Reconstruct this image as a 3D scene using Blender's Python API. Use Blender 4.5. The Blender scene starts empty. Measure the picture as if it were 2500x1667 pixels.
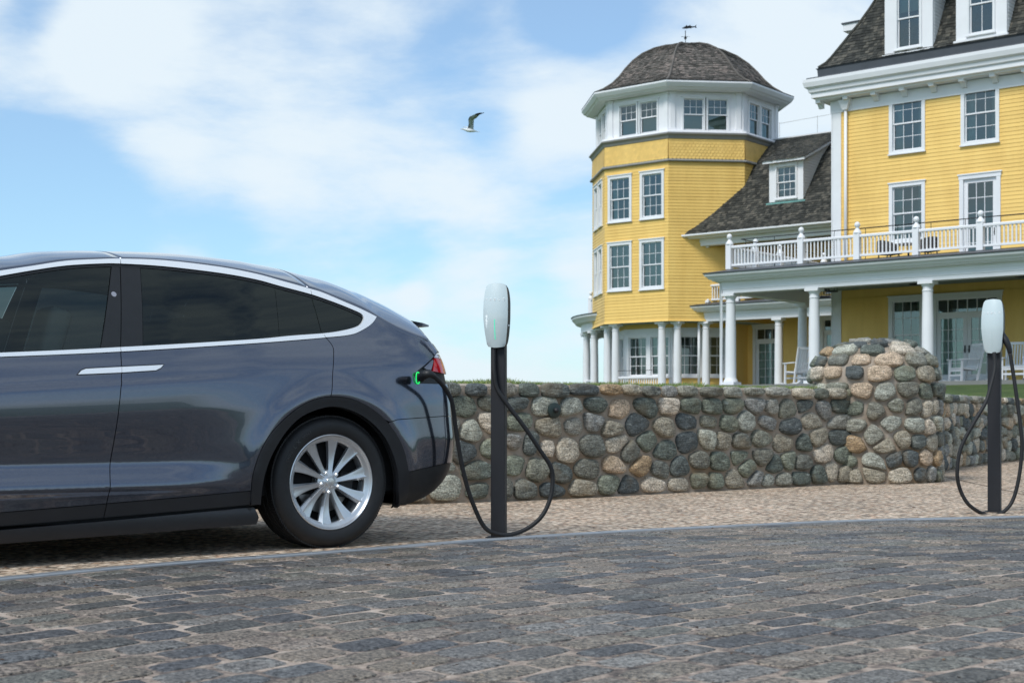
import bpy, bmesh, math, random
import numpy as np
from mathutils import Vector, Matrix, noise
from mathutils.geometry import delaunay_2d_cdt

random.seed(7)
R = math.radians
S = bpy.context.scene
COL = S.collection

# ------------------------------------------------------------------ camera, light, exposure
F, CX, HY, CH = 3472.2, 1250.0, 1024.0, 0.718      # focal length, principal column, horizon row (photo pixels), eye height
cam = bpy.data.cameras.new('camera'); cam.lens = 50; cam.sensor_width = 36
cam.shift_y = (HY - 833.5) / 2500; cam.clip_start = 0.1; cam.clip_end = 3000
cam.dof.use_dof = True; cam.dof.focus_distance = 8.2; cam.dof.aperture_fstop = 6.5
co = bpy.data.objects.new('camera', cam); COL.objects.link(co)
co.location = (0, 0, CH); co.rotation_euler = (R(90), 0, 0); S.camera = co
S.view_settings.view_transform = 'Standard'; S.view_settings.look = 'None'
S.view_settings.exposure = 0.0; S.view_settings.gamma = 1.0; S.view_settings.use_curve_mapping = False
SUN_EL, SUN_AZ = 50, 220           # degrees; azimuth clockwise from +Y: behind the camera, to the left
sl = bpy.data.lights.new('sun', 'SUN'); sl.energy = 2.6; sl.angle = R(18); sl.color = (1.0, 0.96, 0.9)
so = bpy.data.objects.new('sun', sl); COL.objects.link(so)
so.rotation_euler = (R(90 - SUN_EL), 0, R(180 - SUN_AZ))

def dirpx(px, py):
    v = Vector(((px - CX) / F, 1.0, (HY - py) / F)); return v.normalized()

world = bpy.data.worlds.new('World'); S.world = world; world.use_nodes = True
wn, wl = world.node_tree.nodes, world.node_tree.links
wn.clear()
def N(t, **k):
    n = wn.new(t)
    for a, b in k.items(): setattr(n, a, b)
    return n
def wmath(op, a, b=None, clamp=False):
    n = N('ShaderNodeMath', operation=op, use_clamp=clamp)
    for i, q in enumerate((a, b)):
        if q is None: continue
        if isinstance(q, (int, float)): n.inputs[i].default_value = q
        else: wl.new(q, n.inputs[i])
    return n.outputs[0]
sky = N('ShaderNodeTexSky', sky_type='NISHITA', sun_disc=False, sun_elevation=R(SUN_EL), sun_rotation=R(SUN_AZ))
sky.air_density = 1.0; sky.dust_density = 0.6; sky.ozone_density = 1.2
tc = N('ShaderNodeTexCoord'); mp = N('ShaderNodeMapping'); mp.inputs['Scale'].default_value = (.8, 1.0, 2.2)
mp.inputs['Rotation'].default_value = (0, R(24), 0)
wl.new(tc.outputs['Generated'], mp.inputs['Vector'])
n1 = N('ShaderNodeTexNoise'); n1.inputs['Scale'].default_value = 5.0; n1.inputs['Detail'].default_value = 9; n1.inputs['Roughness'].default_value = 0.58; n1.inputs['Distortion'].default_value = 0.35
n2 = N('ShaderNodeTexNoise'); n2.inputs['Scale'].default_value = 17; n2.inputs['Detail'].default_value = 6; n2.inputs['Roughness'].default_value = 0.6
wl.new(mp.outputs[0], n1.inputs['Vector']); wl.new(mp.outputs[0], n2.inputs['Vector'])
fac = wmath('ADD', wmath('MULTIPLY', n1.outputs[0], 2.3), wmath('MULTIPLY', n2.outputs[0], 0.75))
fac = wmath('SUBTRACT', fac, 1.13)
# clear openings (negative) and thick banks (positive) between the clouds, as directions in the sky
for px, py, rad, amp in ((1420, 20, .06, -.8), (120, 400, .07, -.65), (230, 590, .08, -.75), (40, 500, .06, -.35), (40, 90, .035, -.3), (520, 560, .05, -.25), (200, 190, .07, .38), (420, 330, .05, .35), (330, 80, .07, .45), (1350, 300, .07, .4), (900, 60, .06, .2), (700, 480, .05, .2), (480, 660, .035, .2),
                         (90, 5, .03, -.45), (1200, 330, .035, -.3), (1120, 150, .05, -.25), (1300, 720, .05, -.35), (1000, 620, .04, -.25),
                         (700, 250, .08, .25), (2000, 150, .12, .55), (1150, 500, .07, .3), (1010, 720, .02, .45), (560, 400, .06, .2), (1420, 640, .05, .2), (200, 170, .03, .2)):
    d = dirpx(px, py)
    vd = N('ShaderNodeVectorMath', operation='DISTANCE'); wl.new(tc.outputs['Generated'], vd.inputs[0]); vd.inputs[1].default_value = d
    mr = N('ShaderNodeMapRange', interpolation_type='SMOOTHERSTEP'); wl.new(vd.outputs['Value'], mr.inputs['Value'])
    mr.inputs['From Min'].default_value = 0; mr.inputs['From Max'].default_value = rad
    mr.inputs['To Min'].default_value = amp; mr.inputs['To Max'].default_value = 0
    fac = wmath('ADD', fac, mr.outputs[0])
ramp = N('ShaderNodeValToRGB'); e = ramp.color_ramp; e.interpolation = 'EASE'
e.elements[0].position = 0.0; e.elements[0].color = (.0, .0, .0, 1); e.elements[1].position = 0.92; e.elements[1].color = (1, 1, 1, 1)
wl.new(fac, ramp.inputs[0])
SKY_STR = 0.1
tint = N('ShaderNodeMix', data_type='RGBA', blend_type='MULTIPLY'); tint.inputs[0].default_value = 1
wl.new(sky.outputs[0], tint.inputs[6]); tint.inputs[7].default_value = (.98, 1.44, 1.70, 1)
mixc = N('ShaderNodeMix', data_type='RGBA'); wl.new(wmath('ADD', wmath('MULTIPLY', ramp.outputs[0], 0.74), 0.22), mixc.inputs[0])
wl.new(tint.outputs[2], mixc.inputs[6]); mixc.inputs[7].default_value = (8.2, 9.2, 9.9, 1)
bg = N('ShaderNodeBackground'); bg.inputs['Strength'].default_value = SKY_STR
wl.new(mixc.outputs[2], bg.inputs['Color'])
wo = N('ShaderNodeOutputWorld'); wl.new(bg.outputs[0], wo.inputs['Surface'])

# ------------------------------------------------------------------ helpers
class Mat:
    def __init__(self, name):
        self.m = bpy.data.materials.new(name); self.m.use_nodes = True
        self.n = self.m.node_tree.nodes; self.l = self.m.node_tree.links
        self.b = self.n['Principled BSDF']; self.out = self.n['Material Output']
    def node(self, t, ins=None, **k):
        n = self.n.new(t)
        for a, b in k.items(): setattr(n, a, b)
        for a, b in (ins or {}).items():
            if hasattr(b, 'is_linked') or isinstance(b, bpy.types.NodeSocket): self.l.new(b, n.inputs[a])
            else: n.inputs[a].default_value = b
        return n
    def set(self, **k):
        for a, b in k.items():
            a = a.replace('_', ' ')
            if isinstance(b, bpy.types.NodeSocket): self.l.new(b, self.b.inputs[a])
            else: self.b.inputs[a].default_value = b
    def coord(self, kind='Object'): return self.node('ShaderNodeTexCoord').outputs[kind]
    def noise(self, scale, detail=4, rough=.55, vec=None, dist=0):
        return self.node('ShaderNodeTexNoise', {'Vector': vec or self.coord(), 'Scale': scale, 'Detail': detail, 'Roughness': rough, 'Distortion': dist})
    def ramp(self, fac, stops, interp='LINEAR'):
        r = self.node('ShaderNodeValToRGB', {0: fac}); e = r.color_ramp; e.interpolation = interp
        while len(e.elements) < len(stops): e.elements.new(.5)
        for i, (p, c) in enumerate(stops):
            e.elements[i].position = p; e.elements[i].color = tuple(c) + (1,) if len(c) == 3 else c
        return r.outputs[0]
    def mix(self, fac, a, b, mode='MIX'):
        n = self.node('ShaderNodeMix', {0: fac, 6: a if isinstance(a, bpy.types.NodeSocket) else tuple(a) + (1,), 7: b if isinstance(b, bpy.types.NodeSocket) else tuple(b) + (1,)}, data_type='RGBA', blend_type=mode)
        return n.outputs[2]
    def math(self, op, a, b=0.0, clamp=False):
        return self.node('ShaderNodeMath', {0: a, 1: b}, operation=op, use_clamp=clamp).outputs[0]
    def bump(self, h, strength=.3, dist=.01, prev=None):
        d = {'Height': h, 'Strength': strength, 'Distance': dist}
        if prev is not None: d['Normal'] = prev
        n = self.node('ShaderNodeBump', d); self.l.new(n.outputs[0], self.b.inputs['Normal']); return n.outputs[0]
    def rnd(self):      # one value per object or loose piece
        a = self.node('ShaderNodeObjectInfo').outputs['Random']; g = self.node('ShaderNodeNewGeometry').outputs['Random Per Island']
        return self.math('FRACT', self.math('ADD', a, g))
    def mapped(self, scale=(1, 1, 1), rnd=None):
        c = self.coord()
        if rnd is not None:
            v = self.node('ShaderNodeCombineXYZ', {0: self.math('MULTIPLY', rnd, 37.0), 1: self.math('MULTIPLY', rnd, 91.0), 2: self.math('MULTIPLY', rnd, 53.0)}).outputs[0]
            c = self.node('ShaderNodeVectorMath', {0: c, 1: v}, operation='ADD').outputs[0]
        return self.node('ShaderNodeMapping', {'Vector': c, 'Scale': scale}).outputs[0]

def plain(name, col, rough=.5, metal=0, var=0, vscale=3, bump=0, bscale=60, **k):
    M = Mat(name); M.set(Roughness=rough, Metallic=metal)
    c = tuple(col)
    if var:
        n = M.noise(vscale, 6, .6); M.set(Base_Color=M.ramp(n.outputs[0], ((.3, tuple(x * (1 - var) for x in c)), (.7, tuple(min(1, x * (1 + var)) for x in c)))))
    else: M.set(Base_Color=c + (1,))
    if bump: M.bump(M.noise(bscale, 4).outputs[0], bump, .005)
    for a, b in k.items(): M.set(**{a: b})
    return M.m

class Frame:
    """local frame on a wall: a runs along it, o outwards, z up"""
    def __init__(s, ox, oy, ang, flip=1):
        s.o = (ox, oy); s.u = (math.cos(ang), math.sin(ang)); s.n = (s.u[1] * flip, -s.u[0] * flip)
    def __call__(s, a, o, z): return (s.o[0] + a * s.u[0] + o * s.n[0], s.o[1] + a * s.u[1] + o * s.n[1], z)
ID = lambda a, o, z: (a, o, z)

class MB:
    def __init__(s): s.v = []; s.f = []
    def add(s, vs, fs):
        k = len(s.v); s.v += [tuple(v) for v in vs]; s.f += [tuple(i + k for i in f) for f in fs]; return s
    def box(s, fr, a0, a1, o0, o1, z0, z1):
        vs = [fr(a, o, z) for z in (z0, z1) for o in (o0, o1) for a in (a0, a1)]
        return s.add(vs, [(0, 1, 3, 2), (4, 6, 7, 5), (0, 4, 5, 1), (2, 3, 7, 6), (0, 2, 6, 4), (1, 5, 7, 3)])
    def poly(s, pts): return s.add(pts, [tuple(range(len(pts)))])
    def prism(s, pts, off):      # closed outline pts extruded by the vector off
        n = len(pts); q = [tuple(p[i] + off[i] for i in range(3)) for p in pts]
        return s.add(list(pts) + q, [tuple(range(n - 1, -1, -1)), tuple(range(n, 2 * n))] + [(i, (i + 1) % n, n + (i + 1) % n, n + i) for i in range(n)])
    def profile(s, fr, prof, a0, a1, ends=True):      # (o, z) outline swept along a
        n = len(prof); vs = [fr(a0, o, z) for o, z in prof] + [fr(a1, o, z) for o, z in prof]
        fs = [(i, (i + 1) % n, n + (i + 1) % n, n + i) for i in range(n)]
        if ends: fs += [tuple(range(n - 1, -1, -1)), tuple(range(n, 2 * n))]
        return s.add(vs, fs)
    def sweep(s, path, closed_prof):  # list of rings of points
        n = len(path[0]); k = len(s.v); s.v += [tuple(p) for r in path for p in r]
        for i in range(len(path) - 1):
            for j in range(n if closed_prof else n - 1):
                a, b = k + i * n + j, k + i * n + (j + 1) % n; s.f.append((a, b, b + n, a + n))
        return s
    def tube(s, pts, r, n=8, cap=True):
        pts = [Vector(p) for p in pts]; rings = []; up = None
        for i, p in enumerate(pts):
            t = (pts[min(i + 1, len(pts) - 1)] - pts[max(i - 1, 0)]).normalized()
            if up is None: up = Vector((0, 0, 1)) if abs(t.z) < .9 else Vector((0, 1, 0))
            x = t.cross(up).normalized(); y = x.cross(t).normalized(); up = y
            rr = r(i / (len(pts) - 1)) if callable(r) else r
            rings.append([p + (x * math.cos(2 * math.pi * j / n) + y * math.sin(2 * math.pi * j / n)) * rr for j in range(n)])
        s.sweep(rings, True)
        if cap:
            k = len(s.v) - len(rings) * n; s.f.append(tuple(k + j for j in range(n))); s.f.append(tuple(len(s.v) - n + j for j in range(n)))
        return s
    def lathe(s, c, prof, n=20, a0=0, axis='z'):
        rings = []
        for r, h in prof:
            ring = []
            for j in range(n):
                t = a0 + 2 * math.pi * j / n
                ring.append((c[0] + r * math.cos(t), c[1] + r * math.sin(t), c[2] + h) if axis == 'z' else (c[0] + r * math.cos(t), c[1] + h, c[2] + r * math.sin(t)))
            rings.append(ring)
        s.sweep(rings, True)
        k = len(s.v) - len(rings) * n
        if prof[0][0] > 1e-4: s.f.append(tuple(k + j for j in range(n)))
        if prof[-1][0] > 1e-4: s.f.append(tuple(len(s.v) - n + j for j in range(n)))
        return s
    def mesh(s, name, m, smooth=False, recalc=True, angle=None):
        me = bpy.data.meshes.new(name); me.from_pydata(s.v, [], s.f)
        if recalc:
            b = bmesh.new(); b.from_mesh(me); bmesh.ops.remove_doubles(b, verts=b.verts, dist=1e-5)
            bmesh.ops.recalc_face_normals(b, faces=b.faces); b.to_mesh(me); b.free()
        if m: me.materials.append(m)
        if smooth:
            me.polygons.foreach_set('use_smooth', [True] * len(me.polygons))
            if angle: me.set_sharp_from_angle(angle=R(angle))
        return me
    def build(s, name, m, parent=None, smooth=False, recalc=True, angle=None, **k):
        return link(name, s.mesh(name, m, smooth, recalc, angle), parent, **k)

def link(name, me, parent=None, loc=None, rot=None, **k):
    o = bpy.data.objects.new(name, me); COL.objects.link(o)
    if parent is not None: o.parent = parent
    if loc: o.location = loc
    if rot: o.rotation_euler = rot
    for a, b in k.items(): o[a] = b
    return o
def empty(name, loc, rz=0, **k):
    o = link(name, None, None, loc, (0, 0, rz), **k); o.empty_display_size = .2; return o
def smoothstep(a, b, x):
    t = max(0, min(1, (x - a) / (b - a))); return t * t * (3 - 2 * t)
def gz(x, y=0): return .0134 * (math.sqrt(min(x, 14) ** 2 + .16) + min(x, 14)) / 2
def gp(px, py, dz=0):       # the ground point a photo pixel looks at
    k = (px - CX) / F; Z = 8.0
    for _ in range(30): Z = (CH - gz(k * Z) - dz) * F / (py - HY)
    return Vector((k * Z, Z, gz(k * Z) + dz))
def catmull(P, n=6, closed=False):
    P = [Vector(p) for p in P]; out = []; L = len(P)
    for i in range(L if closed else L - 1):
        g = (lambda j: P[j % L]) if closed else (lambda j: P[max(0, min(L - 1, j))])
        a, b, c, d = g(i - 1), g(i), g(i + 1), g(i + 2)
        for k in range(n):
            t = k / n
            out.append(.5 * ((2 * b) + (c - a) * t + (2 * a - 5 * b + 4 * c - d) * t * t + (3 * b - a - 3 * c + d) * t ** 3))
    if not closed: out.append(P[-1])
    return out
# ------------------------------------------------------------------ materials
def stone_mat(name, palette, speck=.35, band=.4, scale=9, rough=.8, bump=.5, lichen=0, fine=11, vein=.5, hs=.35, warm=(1, 1, 1)):
    palette = [tuple(a * b for a, b in zip(c, warm)) for c in palette]
    M = Mat(name); r = M.rnd()
    k = len(palette); base = M.ramp(r, [(i / k, c) for i, c in enumerate(palette)], 'CONSTANT')
    v = M.mapped((1, 1, 1), r)
    vb = M.node('ShaderNodeMapping', {'Vector': v, 'Scale': (1.2, 1.2, 5), 'Rotation': (.5, .3, 0)}).outputs[0]
    nb = M.node('ShaderNodeTexNoise', {'Vector': vb, 'Scale': scale, 'Detail': 6, 'Roughness': .62, 'Distortion': 1.2}).outputs[0]
    ns = M.node('ShaderNodeTexNoise', {'Vector': v, 'Scale': scale * fine, 'Detail': 3, 'Roughness': .75}).outputs[0]
    nl = M.node('ShaderNodeTexNoise', {'Vector': v, 'Scale': scale * .35, 'Detail': 3}).outputs[0]
    b1 = M.math('ADD', M.math('MULTIPLY', nb, 4 * band), 1 - 2 * band)
    s1 = M.ramp(ns, ((.36, (1 - speck * .9,) * 3), (.47, (.92, .92, .92)), (.64, (1 + speck * 1.3,) * 3)))
    c = M.mix(1, base, M.node('ShaderNodeCombineColor', {0: b1, 1: b1, 2: b1}).outputs[0], 'MULTIPLY')
    c = M.mix(1, c, s1, 'MULTIPLY')
    veins = M.ramp(nb, ((.60, (0, 0, 0)), (.66, (1, 1, 1)), (.70, (0, 0, 0))))
    c = M.mix(M.math('MULTIPLY', veins, vein), c, (.42, .43, .40))
    if lichen: c = M.mix(M.math('MULTIPLY', M.ramp(nl, ((.56, (0, 0, 0)), (.72, (1, 1, 1)))), lichen), c, (.26, .18, .09))
    M.set(Base_Color=c, Roughness=rough)
    h = M.math('ADD', M.math('MULTIPLY', nb, 1.0), M.math('MULTIPLY', ns, hs)); M.bump(h, bump, .02)
    return M.m
WALLPAL = [(.105, .115, .112), (.175, .185, .175), (.23, .22, .195), (.075, .093, .09), (.31, .29, .26), (.13, .15, .13), (.33, .27, .22), (.19, .195, .19), (.055, .068, .078),
           (.14, .15, .135), (.27, .29, .275), (.38, .35, .32), (.105, .125, .112), (.20, .19, .165), (.07, .085, .09), (.24, .18, .12), (.16, .17, .18), (.22, .24, .235), (.12, .125, .115)]
m_wstone = stone_mat('fieldstone', WALLPAL, .55, .62, 8, .72, .9, .4, 9, .6, .4, (1.36, 1.27, 1.10))
COBPAL = [(.115, .112, .108), (.155, .148, .135), (.085, .09, .10), (.20, .175, .15), (.135, .135, .135), (.075, .078, .085), (.175, .155, .13), (.105, .112, .12), (.22, .19, .165), (.14, .142, .13), (.085, .087, .085), (.17, .168, .165)]
m_cobble = stone_mat('granite_sett', COBPAL, 1.0, .30, 7, .5, .6, .12, 10, .25, .8, (.82, .77, .715))

M = Mat('mortar'); n = M.noise(3.2, 8, .62); n2_ = M.noise(90, 4, .7); n3_ = M.noise(1.1, 4)
c = M.ramp(n.outputs[0], ((.3, (.20, .155, .115)), (.5, (.32, .265, .21)), (.7, (.46, .40, .34))))
c = M.mix(M.math('MULTIPLY', M.ramp(n3_.outputs[0], ((.5, (0, 0, 0)), (.68, (1, 1, 1)))), .75), c, (.22, .125, .045))
M.set(Base_Color=c, Roughness=.95); M.bump(M.math('ADD', n2_.outputs[0], n.outputs[0]), .6, .012); m_mortar = M.m

M = Mat('joint_sand'); v = M.coord('Object'); n = M.noise(2.3, 6, .6); n2_ = M.noise(26, 6, .7)
c = M.ramp(M.math('ADD', M.math('MULTIPLY', n.outputs[0], .55), M.math('MULTIPLY', n2_.outputs[0], .45)), ((.40, (.035, .03, .03)), (.47, (.13, .105, .09)), (.55, (.36, .285, .23)), (.68, (.56, .48, .41))))
M.set(Base_Color=c, Roughness=.9); M.bump(n2_.outputs[0], .6, .01); m_joint = M.m

M = Mat('exposed_aggregate')
vo = M.node('ShaderNodeTexVoronoi', {'Vector': M.coord(), 'Scale': 27.0, 'Randomness': 1.0}); vo2 = M.node('ShaderNodeTexVoronoi', {'Vector': M.coord(), 'Scale': 58.0})
pal = ((0, (.50, .40, .32)), (.12, (.11, .085, .07)), (.22, (.62, .50, .41)), (.36, (.44, .33, .25)), (.48, (.19, .15, .12)), (.58, (.68, .57, .48)), (.70, (.50, .30, .20)), (.76, (.56, .46, .37)), (.88, (.34, .31, .28)), (.95, (.74, .66, .58)))
sep = M.node('ShaderNodeSeparateColor', {0: vo.outputs['Color']}).outputs[0]; sep2 = M.node('ShaderNodeSeparateColor', {0: vo2.outputs['Color']}).outputs[0]
c = M.mix(.35, M.ramp(sep, pal, 'CONSTANT'), M.ramp(sep2, pal, 'CONSTANT'))
edge = M.ramp(vo.outputs['Distance'], ((.30, (1, 1, 1)), (.72, (.42, .40, .38)))); c = M.mix(1, c, edge, 'MULTIPLY')
lo = M.noise(1.3, 5); c = M.mix(1, c, M.ramp(lo.outputs[0], ((.3, (1.02, 1.0, .92)), (.7, (1.36, 1.32, 1.22)))), 'MULTIPLY')
M.set(Base_Color=c, Roughness=.8); M.bump(M.math('SUBTRACT', 1.0, vo.outputs['Distance']), .7, .008); m_aggr = M.m

M = Mat('lawn_grass'); n = M.noise(1.7, 6, .6); n2_ = M.noise(60, 4, .7)
c = M.ramp(n.outputs[0], ((.3, (.045, .085, .016)), (.55, (.085, .14, .028)), (.75, (.15, .18, .05))))
c = M.mix(1, c, M.ramp(n2_.outputs[0], ((.3, (.55, .55, .5)), (.7, (1.4, 1.4, 1.3)))), 'MULTIPLY'); M.set(Base_Color=c, Roughness=.9); M.bump(n2_.outputs[0], 1, .05); m_lawn = M.m
M = Mat('grass_blade'); r_ = M.node('ShaderNodeNewGeometry').outputs['Random Per Island']
M.set(Base_Color=M.ramp(r_, ((0, (.09, .17, .03)), (.4, (.17, .26, .06)), (.75, (.27, .32, .11)), (1, (.34, .31, .17)))), Roughness=.8); m_blade = M.m

m_strip = plain('steel_edging', (.36, .38, .40), .45, .55, .12, 5)
m_black = plain('black_plastic', (.008, .009, .011), .5, 0, .2, 20, .1, 300)
m_clad = plain('grey_cladding', (.011, .0125, .016), .45, 0, .1, 8, .15, 500)
m_rubber = plain('rubber', (.009, .009, .010), .62, 0, .25, 30, .15, 150)
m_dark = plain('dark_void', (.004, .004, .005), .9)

M = Mat('car_paint'); n = M.noise(900, 2, .5)
c = M.ramp(n.outputs[0], ((.35, (.060, .072, .102)), (.65, (.134, .152, .200)))); M.set(Base_Color=c, Metallic=.95, Roughness=.17, Coat_Weight=1.0, Coat_Roughness=.02, Coat_IOR=1.6); m_paint = M.m
m_chrome = plain('satin_chrome', (.95, .96, .97), .32, .55)
m_rim = plain('silver_alloy', (.60, .62, .64), .32, .8, .08, 12)
m_steel = plain('brake_steel', (.24, .235, .23), .4, .9, .15, 8)
def glass(name, tint, refl_rough=.0, ior=1.5):
    M = Mat(name); M.n.remove(M.b)
    t = M.node('ShaderNodeBsdfTransparent', {'Color': tuple(tint) + (1,)}); g = M.node('ShaderNodeBsdfGlossy', {'Color': (.88, 1, .98, 1), 'Roughness': refl_rough})
    f = M.node('ShaderNodeFresnel', {'IOR': ior}); mx = M.node('ShaderNodeMixShader', {0: f.outputs[0]})
    M.l.new(t.outputs[0], mx.inputs[1]); M.l.new(g.outputs[0], mx.inputs[2]); M.l.new(mx.outputs[0], M.out.inputs['Surface']); return M.m
m_glassf = glass('car_glass', (.27, .31, .31)); m_glassr = glass('privacy_glass', (.045, .05, .055)); m_pane = glass('window_glass', (.62, .72, .72), .0, 2.1)
m_seat = plain('seat_leather', (.78, .80, .76), .5, 0, .05, 6)
m_red = plain('red_lens', (.55, .006, .012), .12, 0, .3, 14, Coat_Weight=1.0)
m_clear = plain('clear_lens', (.75, .70, .72), .15, .3, Coat_Weight=1.0)
M = Mat('green_light'); M.set(Base_Color=(.0, .2, .05, 1), Emission_Color=(.02, 1, .18, 1), Emission_Strength=.85); m_green = M.m
M = Mat('status_light'); M.set(Base_Color=(.05, .3, .2, 1), Emission_Color=(.05, .85, .5, 1), Emission_Strength=.75); m_stat = M.m
M = Mat('charger_cover'); M.set(Base_Color=(.56, .65, .66, 1), Metallic=.0, Roughness=.3, Coat_Weight=.6, Coat_Roughness=.05); m_cover = M.m
m_post = plain('black_powder_coat', (.008, .0085, .012), .6, 0, .15, 12, .08, 400)
m_white = plain('white_paint', (.80, .80, .82), .5, 0, .035, 1.6)
m_trim = plain('white_trim', (.78, .785, .80), .5, 0, .04, 2.2)
m_grey = plain('grey_trim', (.27, .265, .25), .6, 0, .08, 3)
m_gutter = plain('dark_gutter', (.075, .082, .095), .5, .2, .1, 2)
M = Mat('yellow_clapboard'); r = M.rnd(); n = M.noise(1.6, 7, .65, M.mapped((1, 1, .22)))
c = M.mix(1, M.ramp(n.outputs[0], ((.3, (.80, .515, .138)), (.55, (.89, .59, .17)), (.75, (.93, .635, .195)))), M.ramp(r, ((0, (.94, .93, .92)), (1, (1.04, 1.04, 1.04)))), 'MULTIPLY'); M.set(Base_Color=c, Roughness=.55); m_yel = M.m
def shingle(name, a, b, c3):
    M = Mat(name); r = M.node('ShaderNodeNewGeometry').outputs['Random Per Island']
    v = M.mapped((1, 1, .35)); n = M.noise(1.5, 7, .65, v, .6); n2 = M.noise(22, 4, .7)
    k = M.ramp(M.math('ADD', M.math('MULTIPLY', r, .45), M.math('MULTIPLY', n.outputs[0], .6)), ((.28, a), (.55, b), (.80, c3)))
    k = M.mix(1, k, M.ramp(n2.outputs[0], ((.3, (.7, .7, .7)), (.7, (1.3, 1.3, 1.3)))), 'MULTIPLY'); M.set(Base_Color=k, Roughness=.9); M.bump(n2.outputs[0], .6, .02); return M.m
m_shin = shingle('roof_shingle', (.016, .017, .015), (.045, .046, .040), (.12, .11, .09))
m_shin2 = shingle('dome_shingle', (.060, .055, .048), (.125, .113, .100), (.25, .205, .18))
m_room = plain('dark_room', (.17, .25, .26), .9)
m_curt = plain('curtain', (.50, .62, .58), .9, 0, .15, 6)
m_blind = plain('blind', (.50, .52, .44), .9, 0, .05, 3)
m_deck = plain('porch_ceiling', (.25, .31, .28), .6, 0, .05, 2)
m_floor = plain('porch_floor', (.20, .20, .19), .7, 0, .1, 2)
m_wicker = plain('dark_wicker', (.035, .03, .028), .7, 0, .2, 30)
m_iron = plain('black_iron', (.015, .017, .02), .5, .4)
m_gull = plain('gull_white', (.80, .82, .83), .8, 0, .08, 8)
m_gullg = plain('gull_grey', (.40, .46, .48), .8, 0, .1, 8)
m_brass = plain('sconce_paint', (.52, .35, .07), .5, .1)
m_copper = plain('verdigris', (.16, .36, .34), .7, 0, .2, 5)

# ------------------------------------------------------------------ ground
STRIP = [gp(*p).to_2d() for p in ((0, 1416), (170, 1399), (400, 1379.5), (805, 1350), (1215, 1318), (1300, 1311.8), (1500, 1300), (1700, 1289.7), (2100, 1272.2), (2500, 1262.4))]
d0 = (STRIP[1] - STRIP[0]).normalized(); d1 = (STRIP[-1] - STRIP[-2]).normalized()
STRIP = [STRIP[0] - d0 * 7 + Vector((-.4, .3)), STRIP[0] - d0 * 3 + Vector((-.05, .04)), STRIP[0]] + [STRIP[2], STRIP[3], STRIP[4], STRIP[6], STRIP[7], STRIP[8], STRIP[9]] + [STRIP[-1] + d1 * 3, STRIP[-1] + d1 * 9]
SC = catmull([(p.x, p.y, 0) for p in STRIP], 14)
cum = [0]
for a, b in zip(SC, SC[1:]): cum.append(cum[-1] + (b - a).length)
cx_ = np.array([p.x for p in SC]); cy_ = np.array([p.y for p in SC]); cum = np.array(cum)
S0 = float(np.interp(0, cx_, cum))             # arc length at x = 0
BD = Vector((.64, -.768))                      # direction the cross joints run, towards the viewer
def road(s, b, h=0):
    x = float(np.interp(s, cum, cx_)) + BD.x * b; y = float(np.interp(s, cum, cy_)) + BD.y * b
    return Vector((x, y, gz(x, y) + h))
def sheet(name, fn, us, vs, m, **k):
    mb = MB(); W = len(vs)
    mb.v = [tuple(fn(u, v)) for u in us for v in vs]
    mb.f = [(i * W + j, (i + 1) * W + j, (i + 1) * W + j + 1, i * W + j + 1) for i in range(len(us) - 1) for j in range(W - 1)]
    return mb.build(name, m, None, True, True, **k)
L = float(cum[-1]); us = list(np.linspace(0, L, 90))
terr = MB(); K = 40
xs = [-600, -200, -80, -40, -20, -12] + list(np.linspace(-8, 14, 23)) + [20, 40, 80, 200, 600]; ys = [-600, -200, -80, -40, -20] + list(np.linspace(-12, 14, 14)) + [30, 100, 300, 1200]
terr.v = [(x, y, gz(x) - .07) for x in xs for y in ys]
terr.f = [(i * len(ys) + j, (i + 1) * len(ys) + j, (i + 1) * len(ys) + j + 1, i * len(ys) + j + 1) for i in range(len(xs) - 1) for j in range(len(ys) - 1)]
terr.build('ground', m_lawn, None, True, kind='structure')
road_o = sheet('road', lambda u, v: road(u, v, -.0028), us, list(np.linspace(0.0, 15, 40)), m_joint, kind='structure')
drive_o = sheet('driveway', lambda u, v: (lambda p: (p.x, p.y, gz(p.x) ))(road(u, -.07) + Vector((-.35, .94, 0)) * v), us, [0, .5, 1, 1.6, 2.2, 3, 4, 5, 6, 7, 9, 12, 15], m_aggr, kind='structure')
# driveway control joint
a, b = gp(2296, 1161, .003), gp(2560, 1219, .003); dd = (b - a).normalized(); nn = Vector((-dd.y, dd.x, 0)) * .006
MB().add([a - nn, a + nn, b + nn, b - nn], [(0, 1, 2, 3)]).build('expansion_joint', m_dark, drive_o)
ST = MB(); ST.sweep([[road(u, -.075, -.05), road(u, -.075, .006), road(u, -.07, .009), road(u, -.005, .009), road(u, 0, .004), road(u, 0, -.05)] for u in us if u < S0 + 100], False)
st_o = ST.build('edging_strip', m_strip, None, True, angle=40, kind='structure')
for u in np.arange(1.1, S0 + 12, 1.22):
    a_, b_, t_ = road(u, -.072, .0102), road(u, -.003, .0102), (road(u + .01, 0) - road(u, 0)).normalized() * .0035
    MB().add([a_ - t_, a_ + t_, b_ + t_, b_ - t_], [(0, 1, 2, 3)]).build('joint', m_dark, st_o)

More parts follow.
